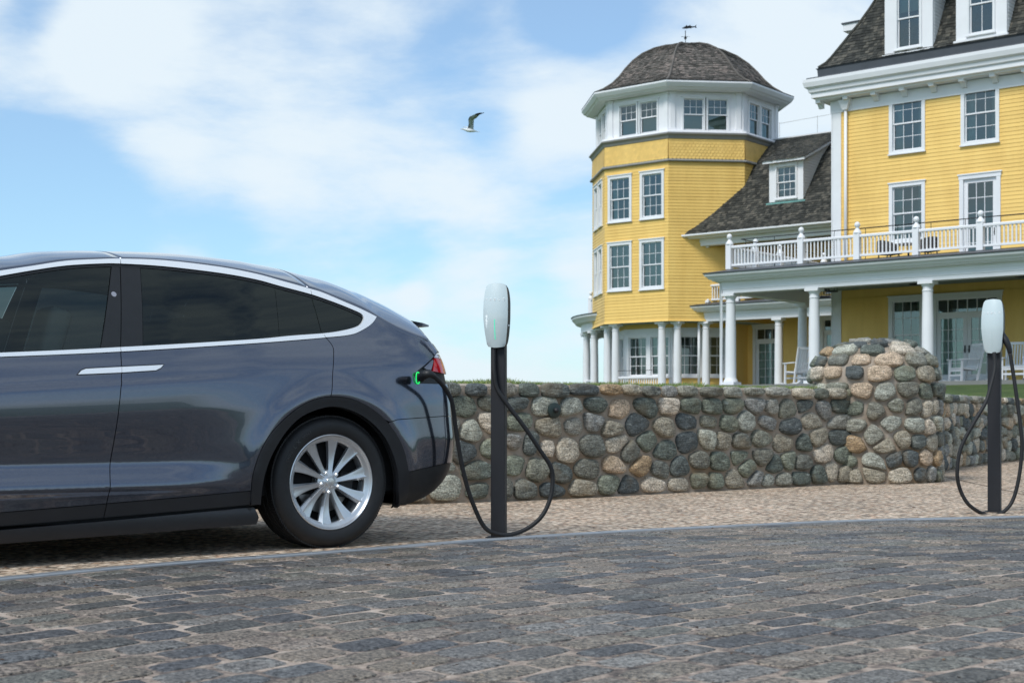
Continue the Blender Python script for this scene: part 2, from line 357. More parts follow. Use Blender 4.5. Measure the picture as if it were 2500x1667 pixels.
# setts: 24 shared shapes, laid in rows along the edging
def sett_mesh(k):
    rs = random.Random(100 + k); n = 14; mb = MB(); ring = []
    for j in range(n):
        t = 2 * math.pi * j / n; c, s_ = math.cos(t), math.sin(t); e = .26 + rs.random() * .16
        ring.append((math.copysign(abs(c) ** e, c) * .5 * (1 + rs.uniform(-.05, .04)), math.copysign(abs(s_) ** e, s_) * .5 * (1 + rs.uniform(-.08, .05))))
    for sc, h in ((1.0, -.03), (1.0, -.004), (.975, -.0008), (.90, .0010), (.5, .0022)):
        for x, y in ring: mb.v.append((x * sc, y * sc, h + (rs.uniform(-.0007, .0007) if h > -.02 else 0)))
    mb.v.append((0, 0, .0024)); q = len(mb.v) - 1
    for i in range(4):
        for j in range(n): a, b = i * n + j, i * n + (j + 1) % n; mb.f.append((a, b, b + n, a + n))
    for j in range(n): mb.f.append((4 * n + j, 4 * n + (j + 1) % n, q))
    return mb.mesh('sett', m_cobble, True)
SETT = [sett_mesh(k) for k in range(24)]
rowsetts = []; bw = .02; rowi = 0
while bw < 9.5:
    w = random.uniform(.145, .195); s = random.uniform(0, .3)
    while s < L - .3:
        l = random.uniform(.21, .34)
        rowsetts.append((s + l / 2, bw + w / 2, l, w)); s += l
    bw += w; rowi += 1
vis, rest = [], []
for s, b, l, w in rowsetts:
    p = road(s, b)
    if p.y > .3:
        px, py = CX + F * p.x / p.y, HY + F * (CH - p.z) / p.y
        if -150 < px < 2650 and py < 1790: vis.append((-(1 / p.y ** 2), s, b, l, w)); continue
    if p.length < 9: rest.append((s, b, l, w))
vis.sort(); rest += [v[1:] for v in vis[300:]]; vis = [v[1:] for v in vis[:300]]
def sett_matrix(s, b, l, w, g=.0215):
    p = road(s, b); t = (road(s + .05, b) - road(s - .05, b)).normalized(); q = Vector((BD.x, BD.y, 0))
    up = Vector((-.0134 if p.x > 0 else 0, 0, 1)); j = random.uniform(-.05, .05); t = (t + q * j).normalized()
    h = random.uniform(-.0010, .0022)
    gg = random.uniform(g * .6, g * 1.35)
    return Matrix(((t.x * (l - gg), q.x * (w - gg * 1.35) , up.x, p.x), (t.y * (l - gg), q.y * (w - gg * 1.35), up.y, p.y), (t.z * (l - gg), 0, 1, p.z + h), (0, 0, 0, 1)))
for v in vis:
    Mx = sett_matrix(*v); me = random.choice(SETT).copy(); M3 = Mx.copy(); M3.translation = (0, 0, 0); me.transform(M3)
    link('sett', me, road_o, Mx.translation)
mb = MB()
for v in rest:
    Mx = sett_matrix(*v); me = random.choice(SETT); k = len(mb.v)
    mb.v += [tuple(Mx @ x.co) for x in me.vertices]; mb.f += [tuple(i + k for i in f.vertices) for f in me.polygons]
mb.build('setts', m_cobble, road_o, True, False, kind='stuff')

# grit, bark and leaf scraps caught in the joints
m_litter = Mat('leaf_scrap'); m_litter.set(Base_Color=m_litter.ramp(m_litter.node('ShaderNodeNewGeometry').outputs['Random Per Island'], ((0, (.03, .02, .015)), (.5, (.12, .06, .03)), (.8, (.25, .14, .07)), (1, (.35, .28, .2)))), Roughness=.9)
mb = MB(); rs = random.Random(19)
for _ in range(1500):
    s_, b_ = S0 + rs.uniform(-4, 6), rs.choice((rs.uniform(0, 5), rs.uniform(-.5, .6), rs.uniform(-3, 5))); p = road(s_, b_); k = rs.uniform(.004, .013) * (1.6 if rs.random() < .08 else 1); a = rs.uniform(0, 6.28); hz = .004 if b_ > 0 else (.012 if b_ > -.08 else .003)
    if b_ > -.08 and b_ < 0: continue
    c, d = math.cos(a) * k, math.sin(a) * k; w = rs.uniform(.3, .6)
    mb.add([(p.x - c, p.y - d, p.z + hz), (p.x + d * w, p.y - c * w, p.z + hz + k * .35), (p.x + c, p.y + d, p.z + hz + k * .15), (p.x - d * w, p.y + c * w, p.z + hz + k * .3)], [(0, 1, 2, 3)])
mb.build('leaf_litter', m_litter.m, None, False, False, kind='stuff', label='dark grit and dry leaf scraps scattered over the setts and gravel', category='leaf litter')
# ------------------------------------------------------------------ fieldstone walls
def clip(poly, mx, my, nx, ny):
    out = []
    for i in range(len(poly)):
        a, b = poly[i], poly[(i + 1) % len(poly)]
        da = (a[0] - mx) * nx + (a[1] - my) * ny; db = (b[0] - mx) * nx + (b[1] - my) * ny
        if da <= 0: out.append(a)
        if da * db < 0: t = da / (da - db); out.append((a[0] + (b[0] - a[0]) * t, a[1] + (b[1] - a[1]) * t))
    return out
def cells(P, x0, x1, y0, y1, wrap=0):
    out = []
    for i, p in enumerate(P):
        poly = [(x0, y0), (x1, y0), (x1, y1), (x0, y1)]
        if wrap: poly = [(p[0] - .6, y0), (p[0] + .6, y0), (p[0] + .6, y1), (p[0] - .6, y1)]
        near = []
        for j, q in enumerate(P):
            for sh in ((-wrap, 0, wrap) if wrap else (0,)):
                qx = q[0] + sh
                if j == i and sh == 0: continue
                dx, dy = qx - p[0], q[1] - p[1]
                if dx * dx + dy * dy < .8: near.append((dx * dx + dy * dy, dx, dy))
        near.sort()
        for d, dx, dy in near[:16]: poly = clip(poly, p[0] + dx / 2, p[1] + dy / 2, dx, dy)
        out.append(poly)
    return out
def centroid(p):
    A = cx = cy = 0
    for i in range(len(p)):
        a, b = p[i], p[(i + 1) % len(p)]; c = a[0] * b[1] - b[0] * a[1]; A += c; cx += (a[0] + b[0]) * c; cy += (a[1] + b[1]) * c
    return (cx / (3 * A), cy / (3 * A), abs(A) / 2)
def pack(x0, x1, y0, y1, pw, ph, seed, wrap=0, it=2):
    rs = random.Random(seed); P = []; sx = pw / ph       # work in squashed space so stones lie wider than tall
    rows = max(1, round((y1 - y0) / ph)); h = (y1 - y0) / rows
    for r in range(rows):
        x = x0 + rs.uniform(0, pw)
        while x < x1 - (pw * .3 if not wrap else pw * .5):
            P.append((x / sx, y0 + (r + .5) * h + rs.uniform(-.45, .45) * h)); x += pw * rs.uniform(.5, 1.6)
    for _ in range(it):
        C = cells(P, x0 / sx, x1 / sx, y0, y1, wrap / sx)
        P = [(p[0] + .42 * (c[0] - p[0]), p[1] + .42 * (c[1] - p[1])) for p, c in ((p, centroid(c)) for p, c in zip(P, C) if len(c) > 2)]
    C = cells(P, x0 / sx, x1 / sx, y0, y1, wrap / sx)
    return [[(x * sx, y) for x, y in c] for c in C if len(c) > 2]
def stone_mesh(cell, surf, rs, dome=.05, gap=.011):
    cx, cy, A = centroid(cell)
    if A < .0015: return None
    k = 1 - gap / math.sqrt(A) * 1.5; k *= rs.choice((1.02, 1, 1, .97, .93, .86))
    pts = [((x - cx) * k, (y - cy) * k) for x, y in cell]
    for it_ in range(2):
        q = []
        for i in range(len(pts)):
            a, b = pts[i], pts[(i + 1) % len(pts)]
            t = rs.uniform(.10, .30) if it_ == 0 else rs.uniform(.2, .28); q += [(a[0] + (b[0] - a[0]) * t, a[1] + (b[1] - a[1]) * t), (a[0] + (b[0] - a[0]) * (1 - t), a[1] + (b[1] - a[1]) * (1 - t))]
        pts = q
    # resample to n points round the outline
    n = 16; cumd = [0]
    for i in range(len(pts)): a, b = pts[i], pts[(i + 1) % len(pts)]; cumd.append(cumd[-1] + math.hypot(b[0] - a[0], b[1] - a[1]))
    xs = [p[0] for p in pts] + [pts[0][0]]; ys = [p[1] for p in pts] + [pts[0][1]]
    ring = [(float(np.interp(cumd[-1] * i / n, cumd, xs)), float(np.interp(cumd[-1] * i / n, cumd, ys))) for i in range(n)]
    D = dome * rs.uniform(.65, 1.25) * min(1.25, math.sqrt(A) / .15); tx, ty = rs.uniform(-.15, .15), rs.uniform(-.15, .15)
    sd = rs.uniform(0, 99); mb = MB(); e = rs.uniform(.0, .35)
    for sc, h in ((1, -.03), (1.0, .25), (.965, .58), (.86, .86), (.58, .98), (.26, 1.0)):
        for x, y in ring:
            X, Y = x * sc, y * sc; nz = noise.noise(Vector((X * 16 + sd, Y * 16, sd))) * .30 + noise.noise(Vector((X * 45 + sd, Y * 45, sd))) * .13
            o = -.03 if h < 0 else D * (h + (nz if h > .2 else 0) + (tx * X + ty * Y) / math.sqrt(A) * h * 2)
            mb.v.append(surf(cx + X, cy + Y, o))
    mb.v.append(surf(cx, cy, D)); q = len(mb.v) - 1; R_ = 6
    for i in range(R_ - 1):
        for j in range(n): a, b = i * n + j, i * n + (j + 1) % n; mb.f.append((a, b, b + n, a + n))
    for j in range(n): mb.f.append(((R_ - 1) * n + j, (R_ - 1) * n + (j + 1) % n, q))
    return mb
def lay(cellset, surf, parent, seed, stuff=None, dome=.05, **kw):
    rs = random.Random(seed); joined = MB()
    for c in cellset:
        mb = stone_mesh(c, surf, rs, dome, **kw)
        if mb is None: continue
        if stuff and stuff(centroid(c)): joined.add(mb.v, mb.f); continue
        o = sum((Vector(v) for v in mb.v), Vector()) / len(mb.v)
        mb.v = [tuple(Vector(v) - o) for v in mb.v]
        mb.build('stone', m_wstone, parent, True, False).location = o
    if joined.v: joined.build('stones', m_wstone, parent, True, False, kind='stuff')
WTOP = 1.03
def polysurf(P):
    P = catmull([(x, y, 0) for x, y in P], 8); c = [0]
    for a, b in zip(P, P[1:]): c.append(c[-1] + (b - a).length)
    X = [p.x for p in P]; Y = [p.y for p in P]
    def f(s, z, o=0):
        x, y = float(np.interp(s, c, X)), float(np.interp(s, c, Y)); x2, y2 = float(np.interp(s + .05, c, X)), float(np.interp(s + .05, c, Y)); x1, y1 = float(np.interp(s - .05, c, X)), float(np.interp(s - .05, c, Y))
        t = Vector((x2 - x1, y2 - y1)).normalized(); base = gz(x) ; k = z / WTOP
        return (x + t.y * o, y - t.x * o, base * (1 - k) + z)
    return f, c[-1]
def wall(name, pts, label, seed, **kw):
    g = empty(name, (0, 0, 0), label=label, category='stone wall')
    f, L_ = polysurf(pts); n = 40; mb = MB()
    rings = []
    for i in range(n + 1):
        s = L_ * i / n
        rings.append([f(s, -.15, 0), f(s, WTOP - .02, 0), f(s, WTOP, -.03), f(s, WTOP - .01, -.42), f(s, WTOP - .03, -.45), f(s, -.15, -.45)])
    mb.sweep(rings, True); mb.f += [tuple(range(6)), tuple(len(mb.v) - 6 + i for i in range(6))]
    mb.build('mortar_core', m_mortar, g, True, angle=40)
    return g, f, L_
W1 = [(-4.6, 10.35), (-2.6, 11.3), (-.74, 12.15), (.18, 12.6), (1.46, 13.45), (2.5, 14.15), (3.55, 14.86)]
wg, wf, wL = wall('fieldstone_wall', W1, 'long retaining wall of rounded fieldstones behind the car and first charger', 1)
cs = pack(0, wL, .01, WTOP - .10, .235, .185, 11) 
# flat coping stones along the top
rs = random.Random(5); s = 0.0; cop = []
while s < wL - .05:
    l = rs.uniform(.2, .36); h = rs.uniform(.085, .125); cop.append([(s, WTOP - h), (s + l, WTOP - h), (s + l - .01, WTOP + .015), (s + .01, WTOP + .02)]); s += l
lay(cs, lambda a, z, o: wf(a, z, o), wg, 3, stuff=lambda c: c[0] < 2.2, dome=.044)
lay(cop, lambda a, z, o: wf(a, z, o), wg, 4, stuff=lambda c: c[0] < 2.2, dome=.07, gap=.006)
W2 = [(4.25, 15.75), (4.95, 16.9), (5.75, 18.5), (6.8, 20.2), (8.0, 21.9), (9.6, 23.8), (12, 26.6), (16, 31), (22, 37)]
wg2, wf2, wL2 = wall('fieldstone_wall', W2, 'shadier fieldstone wall running away behind the right hand charger', 2)
lay(pack(0, min(wL2, 20), .01, WTOP - .09, .225, .17, 21), lambda a, z, o: wf2(a, z, o), wg2, 6, stuff=lambda c: c[0] > 7.3)
s = 0.0; cop = []
while s < wL2 - .05:
    l = rs.uniform(.2, .34); h = rs.uniform(.085, .12); cop.append([(s, WTOP - h), (s + l, WTOP - h), (s + l - .01, WTOP + .015), (s + .01, WTOP + .02)]); s += l
lay(cop, lambda a, z, o: wf2(a, z, o), wg2, 8, stuff=lambda c: c[0] > 7.3, dome=.07, gap=.006)

# round pier with a domed head
PC = Vector((3.906, 15.34)); PR = .665
pg = empty('fieldstone_pier', (PC.x, PC.y, gz(PC.x)), label='round fieldstone pier with a domed head between the two walls', category='stone pier')
def pier(a, h, o=0):          # a: arc length round the pier, h: distance up the profile
    t = a / PR
    if h < 1.1: r, z, nr, nz = PR, h * 1.08 / 1.1, 1, 0
    else:
        k = min(1, (h - 1.1) / .86) * math.pi / 2; r = PR * math.cos(k) ** .72 if k < 1.57 else 0; z = 1.08 + .41 * math.sin(k) ** .95; nr, nz = math.cos(k), math.sin(k)
    r = max(.001, r + o * nr)
    return (r * math.cos(t), r * math.sin(t), z + o * nz)
mb = MB(); rings = [[pier(2 * math.pi * PR * j / 40, h) for j in range(40)] for h in [-.1, .3, .6, .9, 1.1] + [1.1 + .86 * i / 10 for i in range(1, 11)]]
mb.sweep(rings, True); mb.build('mortar_core', m_mortar, pg, True)
circ = 2 * math.pi * PR
def pier_seen(c): t = c[0] / PR; return not (math.cos(t) * -PC.x + math.sin(t) * -PC.y > -PR * 6)
lay(pack(0, circ, .0, 1.08, .22, .185, 37, wrap=circ), lambda a, z, o: pier(a, z, o), pg, 9, stuff=pier_seen, dome=.047)
hh = 1.09
for row, (dh, cnt) in enumerate(((.19, 17), (.18, 14), (.165, 11), (.15, 8), (.13, 4))):
    cc = []
    cut_ = [0]
    for j in range(cnt): cut_.append(cut_[-1] + rs.uniform(.7, 1.35))
    cut_ = [c * circ / cut_[-1] + row * .21 for c in cut_]
    for j in range(cnt):
        k = min(1, max(0, (hh + dh / 2 - 1.1) / .86)) * math.pi / 2; a0, a1 = cut_[j], cut_[j + 1]; q_ = [rs.uniform(-.025, .025) for _ in range(4)]; m_ = rs.uniform(.3, .7)
        cc.append([(a0, hh + q_[0]), (a0 + (a1 - a0) * m_, hh + q_[1] - .015), (a1, hh + q_[2]), (a1, hh + dh + q_[3]), (a0 + (a1 - a0) * (1 - m_), hh + dh + .015), (a0, hh + dh + q_[0])])
    lay(cc, lambda a, z, o: pier(a, z, o), pg, 40 + row, dome=.045, gap=.014 + .004 * row, stuff=pier_seen); hh += dh
# wall lamp, round plate with a small dome
def ray_on(f, px, py, L_, o=0):
    best = None
    for i in range(400):
        s = L_ * i / 399; p = f(s, .5, o); qx = CX + F * p[0] / p[1]
        if best is None or abs(qx - px) < best[0]: best = (abs(qx - px), s)
    s = best[1]; p = f(s, .5, o); z = CH + (HY - py) * p[1] / F
    return s, z
s, z = ray_on(wf, 1344, 1002, wL); p = Vector(wf(s, z, .03)); t = (Vector(wf(s + .1, z, 0)) - Vector(wf(s - .1, z, 0))); ang = math.atan2(t.y, t.x)
g = empty('wall_lamp', p, ang, label='round black lamp fixed to the stones right of the first charger', category='wall lamp')
MB().lathe((0, 0, 0), [(.001, -.045), (.055, -.045), (.068, -.035), (.068, -.02), (.058, -.018), (.055, .02)], 28, axis='y').build('back_plate', plain('lamp_green_black', (.012, .025, .022), .45), g, True, angle=40)
MB().lathe((0, 0, 0), [(.001, -.083), (.012, -.08), (.021, -.07), (.024, -.055), (.022, -.044)], 20, axis='y').build('lamp_dome', m_black, g, True)

# ------------------------------------------------------------------ lawn
def lawn_z(v, p=None):
    if p is None: return 1.0 + .004 * v
    d = (p[0] - 6.46) * .629 + (p[1] - 42) * .777; return 1.0 + .68 * smoothstep(-14.5, 2.5, d)
ALLW = W1[:-1] + [(3.55, 14.86), (4.25, 15.75)] + W2[1:] + [(60, 60)]
f3, L3 = polysurf([(-60, 2), (-20, 6), (-9, 8.6)] + ALLW)
vs = [.36, .5, .8, 1.3, 2, 3, 4, 5, 6, 7, 8, 9.5, 11, 12.5, 14, 16, 18, 20, 22, 24, 27, 30, 35, 45, 80, 200, 600]
mb = MB(); uu = list(np.linspace(0, 47, 24)) + list(np.linspace(48, 94, 240)) + list(np.linspace(95, L3, 30))
for u in uu:
    p = Vector(f3(u, 0, 0))
    for v in vs: q = (p.x - .18 * min(v, .5), p.y + v); mb.v.append((q[0], q[1], lawn_z(v, q) - (.03 if v < .4 else 0)))
mb.f = [(i * len(vs) + j, (i + 1) * len(vs) + j, (i + 1) * len(vs) + j + 1, i * len(vs) + j + 1) for i in range(len(uu) - 1) for j in range(len(vs) - 1)]
mb.build('lawn', m_lawn, None, True, kind='structure')
rs = random.Random(77); mb = MB()
def blades(f, L_, n, s0, s1):
    for _ in range(n):
        s = rs.uniform(s0, s1); v = .30 + abs(rs.gauss(0, .5)) ; p = f(s, 0, -v)
        h = (.032 + rs.random() * .045) * (1 + .9 * max(0, noise.noise(Vector((s * 2.2, 0, 0))))); w = .0035; a = rs.uniform(0, 6.28); lx, ly = rs.uniform(-.02, .02), rs.uniform(-.02, .02); z = lawn_z(v)
        c, sn = math.cos(a) * w, math.sin(a) * w
        mb.add([(p[0] - c, p[1] - sn, z - .01), (p[0] + c, p[1] + sn, z - .01), (p[0] + lx + c * .5, p[1] + ly, z + h * .65), (p[0] + lx * 2, p[1] + ly * 2, z + h)], [(0, 1, 2), (0, 2, 3)])
blades(wf, wL, 26000, 2.2, wL); blades(wf2, wL2, 14000, .3, 11)
mb.build('grass', m_blade, None, False, False, kind='stuff', label='fringe of short green grass blades along the back of the wall', category='grass')

# low dark wall across the road, mirrored in the doors
g = empty('garden_wall', (0, 0, 0), label='dark stone garden wall across the road, seen mirrored in the car doors', category='stone wall')
mb = MB(); rs = random.Random(3)
A, B = Vector((-16, -7.5)), Vector((14, -9.5)); 
def gw(a, z, o): p = A + (B - A) * (a / 30); return (p.x, p.y + o, z)
mb.box(lambda a, o, z: gw(a, z, o), 0, 30, -.5, 0, -.1, 1.15); mb.build('wall_core', m_mortar, g)
mb = MB()
for r in range(5):
    a = rs.uniform(0, .3)
    while a < 29.5:
        l = rs.uniform(.3, .6); mb.box(lambda aa, o, z: gw(aa, z, o), a + .01, a + l - .01, -.01, rs.uniform(.02, .06), r * .23 + .015, r * .23 + .22); a += l
mb.build('stones', stone_mat('dark_stone', [(.03, .04, .035), (.05, .06, .05), (.02, .03, .03)], .4, .4), g, kind='stuff')

# ------------------------------------------------------------------ charging stations
def letters(mb, x0, z0, h, sp, y, t):
    w = h * .95; k = t
    G = {'T': [(0, w, h - k, h), (w / 2 - k / 2, w / 2 + k / 2, 0, h - k * 1.7)], 'E': [(0, w, 0, k), (0, w, h / 2 - k / 2, h / 2 + k / 2), (0, w, h - k, h)],
         'S': [(0, w, 0, k), (0, w, h / 2 - k / 2, h / 2 + k / 2), (0, w, h - k, h), (0, k, h / 2, h), (w - k, w, 0, h / 2)], 'L': [(0, k, 0, h), (0, w, 0, k)],
         'A': [(0, w, h - k, h), (0, k, 0, h - k * 1.7), (w - k, w, 0, h - k * 1.7)]}
    for i, c in enumerate('TESLA'):
        for a, b, c0, c1 in G[c]: mb.box(ID, x0 + i * (w + sp) + a, x0 + i * (w + sp) + b, y(x0 + i * (w + sp) + w / 2) - .0022, y(x0 + i * (w + sp) + w / 2) + .002, z0 + c0, z0 + c1)
def charger(px, py, rz, label, cable, plug, lit=True):
    p = gp(px, py); g = empty('charging_station', p, rz, label=label, category='car charger', group='car charging stations on black posts')
    MB().box(ID, -.0435, .0435, -.002, .058, -.03, 1.19).box(ID, -.030, .030, .006, .05, 1.19, 1.40).build('post', m_post, g).modifiers.new('b', 'BEVEL').width = .003
    MB().box(ID, -.07, .07, -.03, .09, -.02, .006).build('base_plate', m_post, g)
    zc, T = 1.345, .188                      # centre and half height of the cover
    def hw(t): return .0765 * (1 - .10 * (t - .12) ** 2 - .155 * max(0, t - .35) ** 2 * 2.2 - .16 * max(0, -t - .1) ** 1.2)
    mb = MB(); rows = 24; cols = 16; rings = []
    for i in range(rows + 1):
        t = -1 + 2 * i / rows; w = hw(t)
        w *= (1 - max(0, abs(t) - .955) / .045 * .12)
        ring = []
        for j in range(cols + 1):
            u = -1 + 2 * j / cols; bulge = -.040 - .030 * (1 - t * t) + .022 * abs(u) ** 2.4 * (.6 + .4 * (1 - t * t))
            cz = zc + T * t + .007 * (1 - u * u) * (1 if t > 0 else -1) * abs(t) ** 6
            ring.append((w * u, bulge - .002, cz))
        ring = ring + [(x, y + .006, z) for x, y, z in reversed(ring)]
        rings.append(ring)
    mb.sweep(rings, True); mb.f += [tuple(range(len(rings[0]))), tuple(len(mb.v) - len(rings[0]) + i for i in range(len(rings[0])))]
    mb.build('front_cover', m_cover, g, True, angle=50)
    mb = MB(); rings = []
    for i in range(rows + 1):
        t = -1 + 2 * i / rows; w = hw(t) * .93 * (1 - max(0, abs(t) - .9) / .1 * .1); d = .085 * math.sqrt(max(0, 1 - abs(t * .97) ** 3.2)) + .004
        yb = -.034 - .028 * (1 - t * t) + .02
        rings.append([(-w, yb, zc + T * .985 * t), (w, yb, zc + T * .985 * t), (w * .99, yb + d * .75 + .012, zc + T * .985 * t), (w * .6, yb + d + .012, zc + T * .985 * t), (-w * .6, yb + d + .012, zc + T * .985 * t), (-w * .99, yb + d * .75 + .012, zc + T * .985 * t)])
    mb.sweep(rings, True); mb.f += [tuple(range(6)), tuple(len(mb.v) - 6 + i for i in range(6))]; hs = mb.build('housing', m_black, g, True, angle=45)
    mb = MB(); letters(mb, -.0585, zc + .088, .0125, .0143, lambda x: -.072 + .022 * abs(x / .0765) ** 2.4 + .0075, .0026)
    mb.build('lettering', plain('letter_white', (.95, .97, .97), .35), g)
    mb = MB()
    fy = lambda t: -.040 - .030 * (1 - t * t) - .0035
    mb.sweep([[(-.0022, fy(t), zc + T * t), (.0022, fy(t), zc + T * t), (.0022, fy(t) + .003, zc + T * t), (-.0022, fy(t) + .003, zc + T * t)] for t in np.linspace(-.78, -.14, 8)], True)
    mb.build('status_light', m_stat if lit else m_cover, g)
    MB().lathe((.0705, -.01, zc - .06), [(.001, -.004), (.006, -.004), (.006, .004)], 10).build('cable_holder', m_chrome, hs)
    ca, sa = math.cos(-rz), math.sin(-rz)
    def loc(v): v = Vector(v) - p; return Vector((v.x * ca - v.y * sa, v.x * sa + v.y * ca, v.z))
    pts = []
    for q in cable:
        x, y, Z = q; pts.append(loc(((x - CX) / F * Z, Z, CH + (HY - y) * Z / F)))
    MB().tube(catmull(pts, 6), .0135, 12).build('cable', m_rubber, g, True)
    pp = [loc(((x - CX) / F * Z, Z, CH + (HY - y) * Z / F)) for x, y, Z in plug]
    MB().tube(catmull(pp, 6), lambda t: .0155 + .011 * math.sin(min(1, t * 1.15) * math.pi / 2), 14).build('plug', m_black, g, True)
    return g
C1c = [(1206, 846, 8.62), (1205, 880, 8.61), (1206, 912, 8.6), (1213, 948, 8.6), (1238, 986, 8.6), (1281, 1043, 8.62), (1323, 1105, 8.66), (1344, 1138, 8.68), (1349.5, 1169.4, 8.69), (1344, 1214, 8.68), (1323, 1259, 8.66), (1286, 1290, 8.64), (1241, 1305, 8.6),
       (1202, 1299, 8.56), (1180, 1282, 8.54), (1160, 1242, 8.5), (1140, 1186, 8.46), (1123.5, 1113, 8.42), (1112, 1040, 8.38), (1104, 984, 8.34), (1090, 953, 8.3), (1073, 931, 8.24), (1060, 919, 8.2)]
charger(1215, 1312, R(-15), 'grey-topped black charging post in mid picture, its cable plugged into the blue car', C1c, [(1060, 919, 8.2), (1052, 914, 8.19), (1043, 913, 8.19), (1034, 916, 8.22), (1028, 922, 8.27)])
C2c = [(2427, 860, 10.2), (2429, 899, 10.18), (2417, 949, 10.15), (2406, 983, 10.12), (2379, 1029, 10.1), (2352, 1079, 10.1), (2341, 1113, 10.1), (2337, 1159, 10.1), (2345, 1197, 10.12), (2364, 1230, 10.12), (2394, 1251, 10.14),
       (2421, 1258, 10.16), (2448, 1250, 10.18), (2471, 1224, 10.2), (2486, 1174, 10.2), (2494, 1113, 10.2), (2494, 1063, 10.2), (2482, 968, 10.22), (2473, 907, 10.24), (2466, 862, 10.25)]
charger(2426, 1250, R(-31), 'charging post at the right edge with its cable hung in a loop on itself', C2c, [(2466, 862, 10.25), (2463, 848, 10.25), (2456, 832, 10.26), (2447, 820, 10.28), (2441, 812, 10.3)], False)
# ------------------------------------------------------------------ the car
CA = R(38); EU = Vector((math.cos(CA), math.sin(CA))); EN = Vector((math.sin(CA), -math.cos(CA))); P0 = Vector((-1.004, 7.96))
car = empty('parked_car', (P0.x, P0.y, 0), CA, label='metallic blue-grey SUV with chrome window trim, plugged in and charging', category='car')
REAR = .107
def th(s):
    if s > .15 + REAR:
        a, b, c, d = .15 + REAR, .68 + REAR, .93 + REAR, 1.1 + REAR
        if s < b: return R(15) * ((s - a) / (b - a)) ** 1.6
        if s < c: return R(15) + R(63) * smoothstep(b - .02, c + .02, s)
        return R(78) + R(12) * smoothstep(c, d, s)
    if s < -2.5:
        a, b, c = -2.6, -3.3, -3.75
        if s > a: return 0
        if s > b: return -R(14) * ((a - s) / (a - b)) ** 1.5
        return -R(14) - R(76) * smoothstep(0, 1, (b - s) / (b - c))
    return 0
ds = .01; Ss = np.arange(-5.2, 2.6, ds); i0 = int(round(5.2 / ds)); Us = np.zeros(len(Ss)); Ws = np.zeros(len(Ss))
for i in range(i0 + 1, len(Ss)): t = th(Ss[i] - ds / 2); Us[i] = Us[i - 1] + ds * math.cos(t); Ws[i] = Ws[i - 1] - ds * math.sin(t)
for i in range(i0 - 1, -1, -1): t = th(Ss[i] + ds / 2); Us[i] = Us[i + 1] - ds * math.cos(t); Ws[i] = Ws[i + 1] + ds * math.sin(t)
Us[i0] = Ws[i0] = 0
for i in range(i0, len(Ss)): Us[i] -= 0
S_REAR = float(np.interp(1.0, -Ws[i0:], Ss[i0:])); S_FRONT = float(Ss[np.argmin(np.abs(Ws[:i0] + 1.0))])
DZ = ((.12, .50), (.19, .36), (.22, .27), (.25, .18), (.29, .11), (.34, .06), (.40, .025), (.47, .01), (.6, 0), (.7, .012), (.9, .03), (1.05, .045), (1.12, .055), (1.18, .075), (1.26, .10), (1.6, .3))
def delta(z): return float(np.interp(z, [a for a, b in DZ], [b for a, b in DZ]))
ZBs = ((-3.8, .84), (-2.9, .965), (-1.84, 1.018), (-1.29, 1.06), (-.477, 1.13), (-.045, 1.178), (.19, 1.22), (.45, 1.235), (.9, 1.22), (2.2, 1.2))
def zb(s): return float(np.interp(s, [a for a, b in ZBs], [b for a, b in ZBs]))
def pchip(keys):
    x = np.array([k[0] for k in keys]); y = np.array([k[1] for k in keys]); h = np.diff(x); d = np.diff(y) / h; m = np.zeros(len(x))
    for i in range(1, len(x) - 1): m[i] = 0 if d[i - 1] * d[i] <= 0 else 3 * (h[i - 1] + h[i]) / ((2 * h[i] + h[i - 1]) / d[i - 1] + (h[i] + 2 * h[i - 1]) / d[i])
    m[0], m[-1] = d[0], d[-1]
    return list(x), list(y), list(m)
def pev(P, t):
    x, y, m = P
    if t <= x[0]: return y[0] + m[0] * (t - x[0])
    if t >= x[-1]: return y[-1] + m[-1] * (t - x[-1])
    i = 0
    while x[i + 1] < t: i += 1
    h = x[i + 1] - x[i]; k = (t - x[i]) / h
    return y[i] * (2 * k ** 3 - 3 * k * k + 1) + m[i] * h * (k ** 3 - 2 * k * k + k) + y[i + 1] * (3 * k * k - 2 * k ** 3) + m[i + 1] * h * (k ** 3 - k * k)
# door section: tucked sill, lower ridge, scooped middle, shoulder crease at .9
PD = pchip([(.05, -.07), (.12, -.055), (.2, -.034), (.27, -.018), (.33, -.004), (.375, .012), (.393, .0105), (.415, .003), (.445, -.0075), (.47, -.017), (.487, -.0222), (.50, -.0235), (.53, -.022), (.58, -.0165), (.64, -.0085), (.70, -.001), (.755, .003), (.81, .0035), (.85, .002), (.885, -.001), (.9, -.0065), (.915, -.0150), (.94, -.022), (1.0, -.042), (1.06, -.069)])
PF = pchip([(.05, -.07), (.12, -.05), (.25, -.015), (.36, .004), (.48, .018), (.6, .026), (.72, .026), (.84, .017), (.94, .003), (1.0, -.014), (1.06, -.038), (1.12, -.066), (1.2, -.095)])
def Wsec(s, z):
    b = zb(s); zz = min(z, b); sh = (s + 1.29) * .0725 * smoothstep(.45, .9, zz)
    k = smoothstep(-.95, -.36, s + .25 * max(0, .75 - zz))
    k = max(k, smoothstep(-2.0, -2.5, s))
    w = (1 - k) * pev(PD, zz - sh) + k * pev(PF, zz - max(0, sh) * .6)
    for wc in (0.0, -2.965):
        r = math.hypot(s - wc, z - .37); w += .022 * math.exp(-((r - .50) / .07) ** 2) * smoothstep(.2, .45, z)
    if z > b: q = z - b; w -= .34 * q + .22 * q * q
    return w
